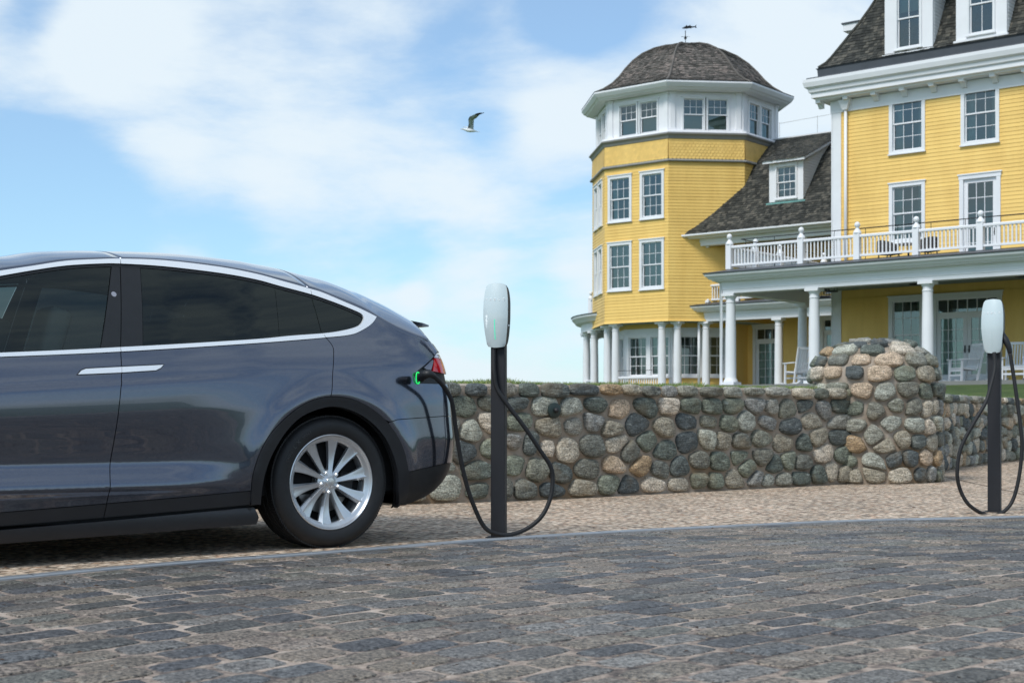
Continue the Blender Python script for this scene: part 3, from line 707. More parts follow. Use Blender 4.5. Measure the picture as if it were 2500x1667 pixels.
def surf(s, z, off=0):        # car-local (u, w, z)
    d = delta(z) * smoothstep(-.05, .6, s); sp = s + d
    u = float(np.interp(sp, Ss, Us)) - d; w0 = float(np.interp(sp, Ss, Ws)); t = th(sp); ws = Wsec(s, z) + off
    return Vector((u + ws * math.sin(t), w0 + ws * math.cos(t), z))
def toloc(v): return Vector((v[0], -v[1], v[2]))       # local x = rearwards, local y = inwards
def project(v):
    X = P0.x + v[0] * EU.x + v[1] * EN.x; Y = P0.y + v[0] * EU.y + v[1] * EN.y
    return CX + F * X / Y, HY + F * (CH - v[2]) / Y
def inv(px, py, off=0):       # photo pixel -> (s, z) on the body side
    k = (px - CX) / F; s = (k * P0.y - P0.x) / (EU.x - k * EU.y); z = CH + (HY - py) * (P0.y + s * EU.y) / F
    for _ in range(25):
        a, b = project(surf(s, z, off)); e1, e2 = px - a, py - b
        if abs(e1) + abs(e2) < .02: break
        h = 1e-3; a1, b1 = project(surf(s + h, z, off)); a2, b2 = project(surf(s, z + h, off))
        J = (a1 - a) / h, (a2 - a) / h, (b1 - b) / h, (b2 - b) / h; D = J[0] * J[3] - J[1] * J[2]
        if abs(D) < 1e-6: break
        dsx = (J[3] * e1 - J[1] * e2) / D; dz = (-J[2] * e1 + J[0] * e2) / D; m = max(abs(dsx), abs(dz)); q = min(1, .08 / m) if m > 0 else 1
        s += dsx * q; z += dz * q
    return (s, z)
def sz(L_, sm=0, off=0):
    P = [inv(*p, off) for p in L_]
    if sm: P = [(v.x, v.y) for v in catmull([(a, b, 0) for a, b in P], sm)]
    return P
def inside(p, poly):
    c = False; x, y = p; j = len(poly) - 1
    for i in range(len(poly)):
        a, b = poly[i], poly[j]
        if (a[1] > y) != (b[1] > y) and x < (b[0] - a[0]) * (y - a[1]) / (b[1] - a[1]) + a[0]: c = not c
        j = i
    return c
def area(p): return sum(p[i][0] * p[(i + 1) % len(p)][1] - p[(i + 1) % len(p)][0] * p[i][1] for i in range(len(p))) / 2
def resample(p, st):
    out = []
    for i in range(len(p)):
        a, b = p[i], p[(i + 1) % len(p)]; d = math.hypot(b[0] - a[0], b[1] - a[1])
        if d < 1e-5: continue
        n = max(1, int(math.ceil(d / st)))
        for k in range(n): out.append((a[0] + (b[0] - a[0]) * k / n, a[1] + (b[1] - a[1]) * k / n))
    return out
def shrink(p, g):
    q = []; n = len(p)
    for i in range(n):
        a, b, c = p[i - 1], p[i], p[(i + 1) % n]
        d1 = Vector((b[0] - a[0], b[1] - a[1])); d2 = Vector((c[0] - b[0], c[1] - b[1]))
        if d1.length < 1e-7 or d2.length < 1e-7: q.append(b); continue
        d1.normalize(); d2.normalize(); m = Vector((-d1.y - d2.y, d1.x + d2.x)); l = m.length
        if l < .3: q.append(b); continue
        m /= l; q.append((b[0] + m.x * g / max(.5, l / 2), b[1] + m.y * g / max(.5, l / 2)))
    return q
def panel(name, poly, mat, parent=car, off=0, gap=.0022, grid=.03, skirt=.014, both=True, fn=None, gr=1.0, **k):
    if area(poly) < 0: poly = poly[::-1]
    poly = resample(poly, grid * max(.5, gr)); poly = shrink(poly, gap); fn = fn or surf
    x0, x1 = min(p[0] for p in poly), max(p[0] for p in poly); y0, y1 = min(p[1] for p in poly), max(p[1] for p in poly)
    V = [Vector(p) for p in poly]; n = len(V); pts = []
    bnd = np.array(poly)
    gx = x0 + grid / 2; row = 0; gzd = grid * gr
    while gx < x1:
        gy = y0 + (gzd / 2 if row % 2 else 0)
        while gy < y1:
            if inside((gx, gy), poly) and np.min((bnd[:, 0] - gx) ** 2 + (bnd[:, 1] - gy) ** 2) > (gzd * .6) ** 2: pts.append(Vector((gx, gy)))
            gy += gzd
        gx += grid * .87; row += 1
    r = delaunay_2d_cdt(V + pts, [(i, (i + 1) % n) for i in range(n)], [], 1, 1e-6)
    vv, _, ff = r[0], r[1], r[2]
    top, nor = [], []
    h = .004
    for p in vv:
        a = fn(p[0], p[1], off); t1 = fn(p[0] + h, p[1], off) - fn(p[0] - h, p[1], off); t2 = fn(p[0], p[1] + h, off) - fn(p[0], p[1] - h, off)
        nn = t1.cross(t2).normalized(); top.append(a); nor.append(nn)
    # (u,w,z) is left handed relative to local (x,-y,z): make normals point outwards (+w)
    nor = [(-q if (q.y < 0 and abs(q.y) > .05) or (abs(q.y) <= .05 and q.x < 0) else q) for q in nor]
    res = []
    for side in ((1, -1) if both else (1,)):
        tr = (lambda v: toloc(v)) if side == 1 else (lambda v: Vector((v[0], 2.0 + v[1], v[2])))
        tn = (lambda v: Vector((v[0], -v[1], v[2]))) if side == 1 else (lambda v: Vector((v[0], v[1], v[2])))
        VV = [tr(a) for a in top]; NN = [tn(q) for q in nor]; FF = []
        for f in ff:
            f = list(f); c = (VV[f[1]] - VV[f[0]]).cross(VV[f[2]] - VV[f[0]])
            if c.dot(NN[f[0]]) < 0: f.reverse()
            FF.append(tuple(f))
        k0 = len(VV); base = []
        idx = r[3] if len(r) > 3 else None
        # edge skirt, pushed inwards
        first = {}
        for i in range(n):
            q = fn(poly[i][0], poly[i][1], off); m = fn(poly[i][0], poly[i][1], off - skirt)
            base.append((tr(q), tr(m)))
        for a_, b_ in base: VV.append(a_)
        for a_, b_ in base: VV.append(b_)
        ntop = len(FF)
        for i in range(n): j = (i + 1) % n; FF.append((k0 + i, k0 + j, k0 + n + j, k0 + n + i))
        me = bpy.data.meshes.new(name); me.from_pydata([tuple(v) for v in VV], [], FF); me.materials.append(mat)
        me.polygons.foreach_set('use_smooth', [True] * len(FF))
        ns = [tuple(q) for q in NN] + [(0, 0, 0)] * (2 * n)
        me.normals_split_custom_set_from_vertices(ns)
        res.append(link(name, me, parent if not isinstance(parent, (list, tuple)) else parent[0 if side == 1 else 1], **k))
    return res
# ---- photo contours, in order
L1top, L1 = [(293, 631), (294, 645)], [(294.7, 858.6), (297, 934), (295, 950), (281, 1061), (268.5, 1160), (269, 1189), (260.5, 1229)]
L2 = [(795, 824), (806, 836), (814, 850.6), (814.5, 870), (813, 901.5), (807.6, 968)]
ARO = [(611, 1232), (613, 1198), (617.5, 1158), (634, 1107), (658, 1062), (694, 1023), (730, 994), (766, 976), (807.6, 968), (850, 972), (880, 982.5), (910, 1000), (940, 1025), (967, 1060), (985, 1098), (995, 1140), (997, 1185), (990, 1222)]
ARI = [(635.5, 1232), (640, 1185), (652, 1137), (676, 1086), (709, 1040), (748, 1010), (805, 993), (850, 1000), (895, 1023), (934, 1062), (958, 1110), (970, 1158), (971, 1200), (967, 1240)]
ao = sz(ARO, 4); ai = sz(ARI, 4)
i12 = 8 * 4                                   # where the rear door meets the quarter panel on the arch
front_arch_o = [(-2.965 - (a - 0) * 1.0, b) for a, b in ao][::-1]; front_arch_i = [(-2.965 - a, b) for a, b in ai][::-1]
TUO = [(0, 660), (80, 648), (161, 636), (241, 632), (293, 631), (402, 635), (536, 651), (625, 668), (680, 683), (757, 704.6), (787.5, 714), (841, 736.7), (881, 754), (919, 773)]
TLO = [(919, 773), (908, 789), (884, 806), (854.5, 817.5), (795.5, 824.3), (707, 831.8), (625, 838), (450, 849.5), (294.7, 858.6), (150, 865.5), (0, 871.5)]
TUI = [(0, 674.3), (80, 660.4), (161, 649), (241, 644.3), (295, 644.3), (402, 651), (536, 667), (625, 683), (680, 698), (758, 718.8), (814, 738), (854.5, 754), (878.6, 764.8), (885, 771.5)]
TLI = [(885, 771.5), (886, 779), (878.6, 791.6), (862.5, 799.7), (827.7, 807.7), (787.5, 813), (707, 819), (625, 827), (450, 838), (294.7, 846.5), (150, 854), (0, 860)]
tuo, tlo, tui, tli = sz(TUO, 4), sz(TLO, 4), sz(TUI, 4), sz(TLI, 4)
EXU = [(-3.02, 1.0), (-2.75, 1.16), (-2.45, 1.31), (-2.15, 1.42)]           # ahead of the picture edge
exui = [(-2.9, 1.0), (-2.68, 1.13), (-2.42, 1.27), (-2.13, 1.385)]
exl, exli = [(-2.3, .995), (-3.02, .965)], [(-2.3, 1.022), (-2.86, .992)]
def cut(poly, s0, s1):      # keep the part of a polygon between two s values
    return clip(clip(poly, s0, 0, -1, 0), s1, 0, 1, 0)
trim = EXU + tuo + tlo[1:] + exl[:1] + [(-3.02, .975)]
sl1 = inv(293.5, 640)[0]; sl1b = inv(294.7, 852)[0]; s2a = inv(757, 704.6)[0]; s2b = inv(790, 818)[0]
# door seam lines through the glasshouse, as half planes
def halfcut(poly, p, q, keep):
    nx, ny = q[1] - p[1], -(q[0] - p[0])
    if keep == 'rear': nx, ny = -nx, -ny
    if ny is None: pass
    return clip(poly, p[0], p[1], nx, ny)
sA, sB = inv(293, 631), inv(294.7, 858.6); sC, sD = inv(757, 704.6), inv(795, 824)
def side_of(poly, p, q, rear):
    n = Vector((q[1] - p[1], -(q[0] - p[0])))      # p top, q bottom
    if (n.x > 0) == rear: n = -n                   # clip keeps the negative side
    return clip(poly, p[0], p[1], n.x, n.y)
shell_poly = [(-3.55, .22)] + [(-3.4, .22)] + front_arch_i + [(-2.2, .2), (-.75, .2)] + ai + [(.62, .24), (S_REAR, .3), (S_REAR, 1.1), (.9, 1.12), (.8, 1.15), (.35, 1.19), (.2, 1.18)] + [(a, b - .012) for a, b in tlo[8:]] + [(-2.3, .985), (-3.0, .95), (-3.9, .75), (S_FRONT, .7), (S_FRONT, .3)]
panel('body_shell', shell_poly, m_black, off=-.032, gap=0, grid=.09, skirt=.01)
lo = [inv(a, b) for a, b in ((0, 1251), (130, 1240), (260.5, 1229), (450, 1213), (612, 1198))]
lg = [inv(a, b) for a, b in ((0, 1285), (252, 1264), (450, 1247), (611, 1232))]
fd = sz(L1, 3) + lo[:2][::-1] + [(-2.40, .262), (-2.42, .55), (-2.36, .8), (-2.36, .985)] + [p for p in tlo[::-1] if p[0] < sB[0] - .02]
d_front = panel('front_door', fd, m_paint, gr=.4)
rd = sz(L1, 3)[::-1] + [p for p in tlo[::-1] if sB[0] + .02 < p[0] < sD[0] - .01] + sz(L2, 3) + ao[1:i12 + 1][::-1] + [lo[4], lo[3]]
d_rear = panel('rear_door', rd, m_paint, gr=.4)
hatch_line = [(919, 774), (953, 796), (986, 813), (1029, 829), (1052, 834.5), (1066, 837.5)]
hl = sz(hatch_line, 3)
seam = [inv(*p) for p in ((952, 1030), (970, 1024), (1030, 1019.5), (1080, 1016))]
TLp = [(1066, 860), (1022, 903.5), (1011, 915), (1018, 935), (1074, 936)]
tlz = [inv(*p) for p in TLp]
ia = max(i for i, p in enumerate(ao) if p[0] < seam[0][0])
q1 = sz(L2, 3) + ao[i12 + 1:ia] + seam + [(S_REAR, seam[-1][1]), (S_REAR, tlz[3][1]), (tlz[4][0], tlz[3][1])] + tlz[3::-1] + [(S_REAR, 1.115), (S_REAR, hl[-1][1])] + hl[::-1] + [p for p in tlo if sD[0] < p[0] < .3]
panel('rear_quarter_panel', q1, m_paint, gr=.6)
lowline = [inv(993.7, 1152), inv(1050, 1139.5), inv(1085, 1131)]
bz = lowline[-1][1]
bp = seam + [(S_REAR, seam[-1][1]), (S_REAR, bz), lowline[2], lowline[1], lowline[0]] + [p for p in ao[::-1] if seam[0][1] > p[1] > lowline[0][1] and p[0] > .2]
panel('rear_bumper', bp, m_paint)
bl = [lowline[0], lowline[1], lowline[2], (S_REAR, bz), (S_REAR, .22), (.72, .205), (.45, .215)] + [p for p in ao[::-1] if p[1] < lowline[0][1] and p[0] > .2]
panel('lower_valance', bl, m_black, off=-.004)
ring = ao + ai[::-1]
panel('wheel_arch_trim', ring, m_clad, off=.008, skirt=.03, gap=.0015)
panel('wheel_arch_trim', front_arch_o + front_arch_i[::-1], m_clad, off=.008, skirt=.03)
# doors' lower cladding and the sill
i3 = [p for p in lo]; cl = lo + [lg[3], lg[2], lg[1], lg[0], (-2.4, .215), (-2.4, .262)]
sb = inv(256, 1247)
panel('door_cladding', side_of(cl, inv(261, 1228), inv(253, 1264), False), m_clad, gap=.002)
panel('door_cladding', side_of(cl, inv(261, 1228), inv(253, 1264), True), m_clad, gap=.002)
rk = [inv(0, 1293, .02), inv(300, 1267, .02), inv(625, 1237, .02), inv(632, 1262, .02), inv(625, 1280, .02), inv(399, 1298, .02), inv(0, 1328, .02), (-2.4, .10), (-2.4, .195)]
def rkf(s, z, off=0):
    v = surf(s, z, off); k = (z - .15) / .09; v[1] += .028 * math.sqrt(max(0, 1 - min(1, k * k))) ; return v
panel('side_sill', rk, m_clad, off=.0, skirt=.08, fn=rkf, grid=.02)
ff = front_arch_o[::1] + [(-2.42, .262)][:0]
fr = [(-2.366, .985), (-2.366, .8), (-2.426, .55), (-2.406, .262)] + [p for p in front_arch_o[::-1]] + [(-3.5, .30), (-3.7, .3), (S_FRONT, .34), (S_FRONT, .70), (-3.75, .76), (-3.3, .86), (-3.02, .93)]
panel('front_fender', fr, m_paint)
# window trim, one piece per panel
segs = [side_of(trim, sA, sB, False), side_of(side_of(trim, sA, sB, True), sC, sD, False), side_of(trim, sC, sD, True)]
up = EXU + tuo; lowr = [(-3.02, .975)] + exl[:1] + tlo[::-1]
upi = exui + tui; lowi = exli[::-1] + tli[::-1]
def strip(a, b): return a + b[::-1]
U_ = strip(up[:-2], upi[:-3]); Lw = strip(lowr[:-20], lowi[:-18])
hook = [sC] + [p for p in tuo if p[0] > sC[0] + .01] + [p for p in tlo[1:] if p[0] > sD[0] + .01] + [sD, inv(786, 813.2)] + [p for p in tli[::-1] if p[0] > inv(786, 813.2)[0] + .01] + [p for p in tui[::-1] if p[0] > inv(760, 719)[0] + .01] + [inv(760, 719)]
Uf = side_of(strip(up, upi), sA, sB, False); Ur = side_of(side_of(strip(up, upi), sA, sB, True), sC, inv(760, 719), False)
Lf = side_of(strip(lowr, lowi), inv(293, 845), sB, False); Lr = side_of(side_of(strip(lowr, lowi), inv(293, 845), sB, True), inv(786, 813), sD, False)
for nm, pl in (('window_trim', Uf), ('window_trim', Ur), ('window_trim', Lf), ('window_trim', Lr), ('window_trim', hook)):
    panel(nm, pl, m_chrome, off=.006, gap=.0015, skirt=.02, grid=.03)
# glass and pillars
gp_ = upi + lowi[::-1]
wa, wb_ = inv(273, 645.6), inv(246, 848); wc, wd = inv(343, 648), inv(350, 841); we, wf_ = inv(671, 695), inv(683, 820); w2a, w2b = inv(759, 718), inv(786, 813)
gi = shrink(resample(gp_ if area(gp_) > 0 else gp_[::-1], .03), -.006)
g1 = side_of(gi, wa, wb_, False); panel('window_glass', g1, m_glassf, d_front, off=-.006, skirt=.004)
for a_, b_, c_, d_, pr in ((wa, wb_, sA, sB, car), (sA, sB, wc, wd, car)): panel('door_pillar', side_of(side_of(gi, a_, b_, True), c_, d_, False), m_black, pr, off=-.003)
panel('window_glass', side_of(side_of(gi, wc, wd, True), we, wf_, False), m_glassr, d_rear, off=-.006, skirt=.004, gap=.001)
panel('window_glass', side_of(side_of(gi, we, wf_, True), w2a, w2b, False), m_glassr, d_rear, off=-.006, skirt=.004, gap=.001)
panel('quarter_glass', side_of(gi, w2a, w2b, True), m_glassr, off=-.006, skirt=.004)
panel('window_seal', strip([(a, b - .001) for a, b in upi], [(a, b - .016) for a, b in upi]), m_black, off=-.002, gap=0, skirt=.008)
def disc(c, r, n=20): return [(c[0] + r * math.cos(2 * math.pi * i / n), c[1] + r * math.sin(2 * math.pi * i / n)) for i in range(n)]
panel('sensor_lens', disc(inv(278.5, 718), .0135), plain('lens_grey', (.30, .31, .36), .3), off=-.0015, gap=0, grid=.01, skirt=.002)
# roof and hatch skin above the side windows
rail = [(-3.9, .74), (-3.45, .86), (-3.1, .96)] + EXU + tuo[:-1] + hl[1:] + [(hl[-1][0] + (S_REAR - hl[-1][0]) * k, hl[-1][1] + .004) for k in (.12, .25, .4, .6, .8, .97)]
rl = [surf(a, b, .002) for a, b in rail]
rs_ = [a for a, b in rail]
TGT = [(0, 627), (80, 614.8), (171, 611.5), (293, 613.5), (402, 617.5), (536, 632), (625, 648), (742, 677), (814, 702), (868, 724.6), (921, 751.4), (986, 786), (1029, 809.5), (1060, 829), (1066, 836)]
tx_, ty_ = [a for a, b in TGT], [b for a, b in TGT]
HN = [.10] * len(rl); TAU = [i / 24 for i in range(25)]
def rsec(i, t):
    p = rl[i]; H_ = HN[i]; w = p[1] + (-1.0 - p[1]) * t; f = 1 - (1 - t) ** 2.6
    back = .12 * smoothstep(.3, .75, rs_[i]) * (1 - smoothstep(.9, 1.05, rs_[i]))
    return Vector((p[0] + back * t, w, p[2] + H_ * f))
for it in range(20):
    for i in range(len(rl)):
        if rs_[i] > .95 or rs_[i] < -2.1: continue
        best = min((project(rsec(i, t))[1], project(rsec(i, t))[0]) for t in TAU)
        HN[i] = max(.012, HN[i] - (np.interp(best[1], tx_, ty_) - best[0]) / 430 * .5)
for i in range(len(rl)):
    if rs_[i] > .95: HN[i] = max(.003, .02 * (1 - (rs_[i] - .95) / (S_REAR - .95)))
    if rs_[i] < -2.1: HN[i] = .06
hs = [HN[0]] + [(HN[i - 1] + 2 * HN[i] + HN[i + 1]) / 4 for i in range(1, len(HN) - 1)] + [HN[-1]]; HN = hs
def rpt(s, t, off=0):
    s = max(rs_[0], min(rs_[-1], s)); j = max(0, min(len(rl) - 2, int(np.searchsorted(rs_, s)) - 1)); k = (s - rs_[j]) / (rs_[j + 1] - rs_[j])
    return rsec(j, t) * (1 - k) + rsec(j + 1, t) * k
def roofpiece(name, s0, s1, mat, lean=0, t0=0.0):
    mb = MB(); n = max(3, int((s1 - s0) / .03)); T = [t0 + (1 - t0) * (i / 18) for i in range(19)]; W_ = 2 * len(T) - 1
    for i in range(n + 1):
        row = []
        for t in T: row.append(rpt(s0 + (s1 - s0) * i / n + lean * min(t, .35), t))
        full = [toloc(v) for v in row] + [Vector((v[0], 2 + v[1], v[2])) for v in row[-2::-1]]
        mb.v += [tuple(v) for v in full]
    mb.f = [(i * W_ + j, (i + 1) * W_ + j, (i + 1) * W_ + j + 1, i * W_ + j + 1) for i in range(n) for j in range(W_ - 1)]
    o = mb.build(name, mat, car, True); md = o.modifiers.new('s', 'SOLIDIFY'); md.thickness = .012; md.offset = -1
    return o
e = .0025
roofpiece('bonnet', rs_[0], -3.05, m_paint); roofpiece('windscreen', -3.05 + e, -2.25, m_glassr); roofpiece('roof', -2.25 + e, sA[0] - e, m_paint)
roofpiece('wing_door_roof', sA[0] + e, inv(752, 700)[0] - e, m_paint, -.02); roofpiece('tailgate', inv(752, 700)[0] + e, rs_[-1], m_paint, -.02)
# spoiler
zs = 1.292; mb = MB(); sp = []
for w in (-.42, -1.58):
    sp.append([toloc((u + .03 * (w < -1) * 0, w, z)) for u, z in ((.73, 1.322), (.80, 1.330), (.90, 1.318), (.945, 1.306), (.942, 1.296), (.90, 1.296), (.80, 1.306))])
mb.sweep(sp, True); mb.f += [tuple(range(7)), tuple(range(7, 14))]; spo = mb.build('spoiler', m_paint, car, True, angle=40)
for w in (-.5, -1.4): MB().box(ID, .815, .895, -w, -w + .10, 1.19, 1.300).build('spoiler_strut', m_black, spo)
# handles
hp = [(189, 914), (198, 904), (209, 899.6), (296, 895), (399, 890), (392, 898), (380, 904), (296, 909.5)]
hz = [inv(*p) for p in hp]; pa, pb = inv(295.5, 880), inv(297, 925)
hpl = [inv(*p) for p in ((189, 914), (198, 904), (209, 899.6), (252, 897.2), (296, 895), (347, 892.4), (399, 890), (392, 898), (380, 904), (340, 906.6), (296, 909.5), (240, 912))]
panel('door_handle', side_of(hpl, pa, pb, False), m_black, d_front, off=.0008, gap=-.004, skirt=.002, grid=.02)
panel('door_handle', side_of(hpl, pa, pb, True), m_black, d_rear, off=.0008, gap=-.004, skirt=.002, grid=.02)
for rear, dd in ((False, d_front), (True, d_rear)): panel('door_handle', side_of(hpl, pa, pb, rear), m_chrome, dd, off=.005, gap=.001, skirt=.004, grid=.02)
# tail light: dark recess, clear and red lenses, charging port with its green ring
dark = tlz[:4] + [(tlz[4][0], tlz[3][1]), (S_REAR, tlz[3][1]), (S_REAR, 1.115)]
tail = panel('tail_light', dark, m_black, off=-.020, gap=-.002, grid=.03)
rt = [inv(1059, 874, -.01), inv(1072, 872, -.01), inv(1074, 912, -.01), inv(1056, 906, -.01)]
zr0, zr1 = rt[3][1], rt[0][1]
sx0 = rt[3][0]
panel('red_lens', [rt[0], (1.25, zr1), (1.25, zr0 - .012), (rt[1][0], zr0 - .012), rt[3]], m_red, tail, off=-.006, gap=0)
panel('clear_lens', [inv(1063, 864, -.01), (1.25, inv(1063, 864, -.01)[1] + .006), (1.25, zr1 + .003), inv(1058, 873, -.01)], m_clear, tail, off=-.006, gap=0)
panel('reversing_lens', [inv(1035, 897, -.01), inv(1055, 878, -.01), inv(1058, 880, -.01), inv(1052, 903, -.01), inv(1040, 901, -.01)], plain('grey_lens', (.20, .21, .26), .15, .2), tail, off=-.008, gap=0)
pc = Vector(surf(*inv(1019, 922.5), -.012)); a0 = th(inv(1019, 922.5)[0])
rg = []
for i in range(28):
    t = 2 * math.pi * i / 28; ex = .019 * math.copysign(abs(math.cos(t)) ** .8, math.cos(t)); ez = .033 * math.copysign(abs(math.sin(t)) ** .8, math.sin(t))
    rg.append(toloc(pc + Vector((ex * .9, .020 - .35 * ex, ez))))
rg.append(rg[0]); rg.append(rg[1])
MB().tube(rg, .0038, 8, False).build('charge_port_light', m_green, car, True)
# ---- wheels (axis along local y, outer face towards -y)
def make_wheel():
    w = link('wheel', None, car)
    prof = [(.262, .010), (.264, -.004), (.272, -.013), (.29, -.020), (.315, -.0235), (.335, -.020), (.350, -.010), (.361, .004), (.368, .022), (.3715, .042), (.3722, .066), (.365, .067), (.365, .075), (.3726, .076), (.373, .118), (.365, .119), (.365, .129), (.373, .13), (.373, .176), (.365, .177), (.365, .185), (.3722, .186), (.3705, .225), (.36, .25), (.33, .27), (.29, .272), (.262, .25)]
    mb = MB(); rings = []; n = 96
    for j in range(n): t = 2 * math.pi * j / n; rings.append([(r * math.cos(t), y, r * math.sin(t)) for r, y in prof])
    rings.append(rings[0]); mb.sweep(rings, True); ty = mb.build('tyre', m_rubber, w, True, angle=35)
    mb = MB()
    for j in range(150):      # shoulder blocks
        t = 2 * math.pi * j / 150; c, s_ = math.cos(t), math.sin(t)
        mb.box(lambda a, o, z: (z * c - a * s_, o, z * s_ + a * c), -.006, .006, .012, .062, .358, .3733)
    mb.build('tread_blocks', m_rubber, ty, kind='stuff')
    mb = MB(); rings = []
    rp = [(.262, .23), (.235, .20), (.228, .10), (.232, .045), (.243, .022), (.252, .006), (.262, -.002), (.2675, -.006), (.268, -.011), (.264, -.014), (.259, -.011), (.257, -.003)]
    rp = rp + [(.252, .002), (.243, .008), (.231, .015), (.228, .022), (.229, .034)]
    for j in range(73): t = 2 * math.pi * j / 72; rings.append([(r * math.cos(t), y, r * math.sin(t)) for r, y in rp])
    mb.sweep(rings, False); rim = mb.build('rim', m_rim, w, True, angle=50)
    for j in range(10):
        mb = MB(); rings = []; pair = .045 * (1 if j % 2 else -1)
        for i in range(11):
            k = i / 10; r = .036 + (.258 - .036) * k; ph = 2 * math.pi * j / 10 + math.pi / 10 + pair * (1 - k) ** 1.5 + .05 * k * k
            hw = (.0125 + .012 * k + .021 * k ** 2.6)
            y = .020 - .012 * k + .014 * math.sin(k * math.pi) * 1
            def P(a, dy):
                q = a / max(r, .01); return ((r) * math.cos(ph + q), y + dy, (r) * math.sin(ph + q))
            rings.append([P(-hw, .020 + .01 * k), P(-hw, .006 + .010 * k), P(-hw * .55, -.004), P(-hw * .25, -.002 + .003 * k), P(hw * .4, -.003 + .008 * k * (1 - k)), P(hw, .003 - .003 * k), P(hw, .020 + .01 * k), P(0, .032)])
        mb.sweep(rings, True); mb.f += [tuple(range(8)), tuple(len(mb.v) - 8 + i for i in range(8))]; mb.build('spoke', m_rim, rim, True, angle=32)
    MB().lathe((0, 0, 0), [(.001, .006), (.022, .007), (.026, .010), (.030, .012), (.034, .016), (.045, .020), (.058, .026), (.066, .034), (.07, .06)], 40, axis='y').build('hub', m_rim, rim, True, angle=30)
    MB().lathe((0, 0, 0), [(.001, .0015), (.024, .003), (.0265, .006), (.027, .012)], 30, axis='y').build('centre_cap', plain('cap_silver', (.62, .63, .65), .22, .9), rim, True, angle=30)
    for j in range(5):
        t = 2 * math.pi * j / 5 - math.pi / 2
        MB().lathe((.057 * math.cos(t), 0, .057 * math.sin(t)), [(.001, .0), (.006, .001), (.0105, .006), (.011, .022)], 6, axis='y').build('lug_nut', m_chrome, rim, True, angle=30)
    MB().lathe((0, 0, 0), [(.001, .075), (.075, .075), (.078, .085), (.172, .085), (.175, .088), (.175, .108), (.08, .11)], 48, axis='y').build('brake_disc', m_steel, w, True, angle=30)
    MB().box(ID, .085, .195, .065, .125, -.07, .075).build('brake_caliper', m_black, w).modifiers.new('b', 'BEVEL').width = .015
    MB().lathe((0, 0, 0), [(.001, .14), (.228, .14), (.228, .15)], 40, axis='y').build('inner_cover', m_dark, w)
    return w
WZ = .3685
def place(w, u, far):
    w.location = (u, -(-.018) if not far else 2 - .018, WZ); w.rotation_euler = (0, R(9), math.pi if far else 0)
wh = make_wheel(); place(wh, 0, False)
def sidewall_text(txt, size, a_mid, parent, r=.314):
    cu = bpy.data.curves.new('t', 'FONT'); cu.body = txt; cu.size = size; cu.extrude = .0008; cu.align_x = 'CENTER'; cu.space_character = 1.15
    ob = bpy.data.objects.new('t', cu); me = bpy.data.meshes.new_from_object(ob); me.name = 'sidewall_lettering'
    for v in me.vertices:
        x, y, z = v.co; t = a_mid - x / r; rr = r + y - size * .35
        v.co = (rr * math.cos(t), -.0245 - z + abs(rr - .315) * .10, rr * math.sin(t))
    me.materials.clear(); me.materials.append(plain('tyre_letter', (.05, .05, .052), .5)); bpy.data.objects.remove(ob)
    link('sidewall_lettering', me, parent)
ty0 = [c for c in wh.children if c.name.startswith('tyre')][0]
for txt, size, ang in (('CROSS', .019, 161), ('L X', .034, 146), ('SPORT', .019, 131)): sidewall_text(txt, size, R(ang - 9 + 9 + 0), ty0)
def dup(o, parent):
    c = o.copy(); COL.objects.link(c); c.parent = parent
    for ch in list(o.children): dup(ch, c)
    return c
for u, far in ((-2.965, False), (0, True), (-2.965, True)): place(dup(wh, car), u, far)
# wheel housings, underside, cabin
for wc in (0, -2.965):
    mb = MB(); rings = []
    for i in range(19): t = math.pi * i / 18; rings.append([(wc + .455 * math.cos(t), .03, .36 + .455 * math.sin(t)), (wc + .45 * math.cos(t), .48, .36 + .455 * math.sin(t)), (wc + .01 * math.cos(t), .48, .36)])
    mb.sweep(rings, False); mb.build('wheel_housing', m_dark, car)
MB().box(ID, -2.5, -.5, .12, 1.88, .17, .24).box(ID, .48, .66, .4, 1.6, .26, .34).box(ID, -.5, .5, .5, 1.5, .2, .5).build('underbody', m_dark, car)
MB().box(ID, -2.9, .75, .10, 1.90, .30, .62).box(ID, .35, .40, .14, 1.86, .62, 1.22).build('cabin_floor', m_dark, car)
def seat(u, y, mat):
    mb = MB(); pr = [(-.25, .95), (-.22, 1.0), (-.1, 1.08)]
    s0 = Matrix.Translation((u, y, .45)); rec = R(16)
    def box(a0, a1, b0, b1, c0, c1, tilt, piv, r=.04):
        m = bmesh.new(); bmesh.ops.create_cube(m, size=1); bmesh.ops.scale(m, vec=(a1 - a0, b1 - b0, c1 - c0), verts=m.verts); bmesh.ops.bevel(m, geom=m.edges[:], offset=r, segments=3, affect='EDGES', profile=.6)
        bmesh.ops.translate(m, vec=((a0 + a1) / 2, (b0 + b1) / 2, (c0 + c1) / 2), verts=m.verts)
        T = s0 @ Matrix.Translation((piv, 0, 0)) @ Matrix.Rotation(tilt, 4, 'Y') @ Matrix.Translation((-piv, 0, 0)); m.transform(T)
        me = bpy.data.meshes.new('s'); m.to_mesh(me); m.free(); vs = [tuple(v.co) for v in me.vertices]; fs = [tuple(p.vertices) for p in me.polygons]; mb.add(vs, fs)
    box(-.5, .02, -.25, .25, -.1, .06, 0, 0); box(-.07, .07, -.24, .24, .0, .62, rec, 0, .05); box(-.075, .05, -.13, .13, .60, .88, rec, 0, .045)
    me = mb.mesh('seat', mat, True, False); return link('seat', me, car)
seat(-1.62, .50, m_seat); seat(-1.62, 1.45, m_seat)
for y in (.40, .80, 1.2, 1.6): seat(-.75, y, m_black)
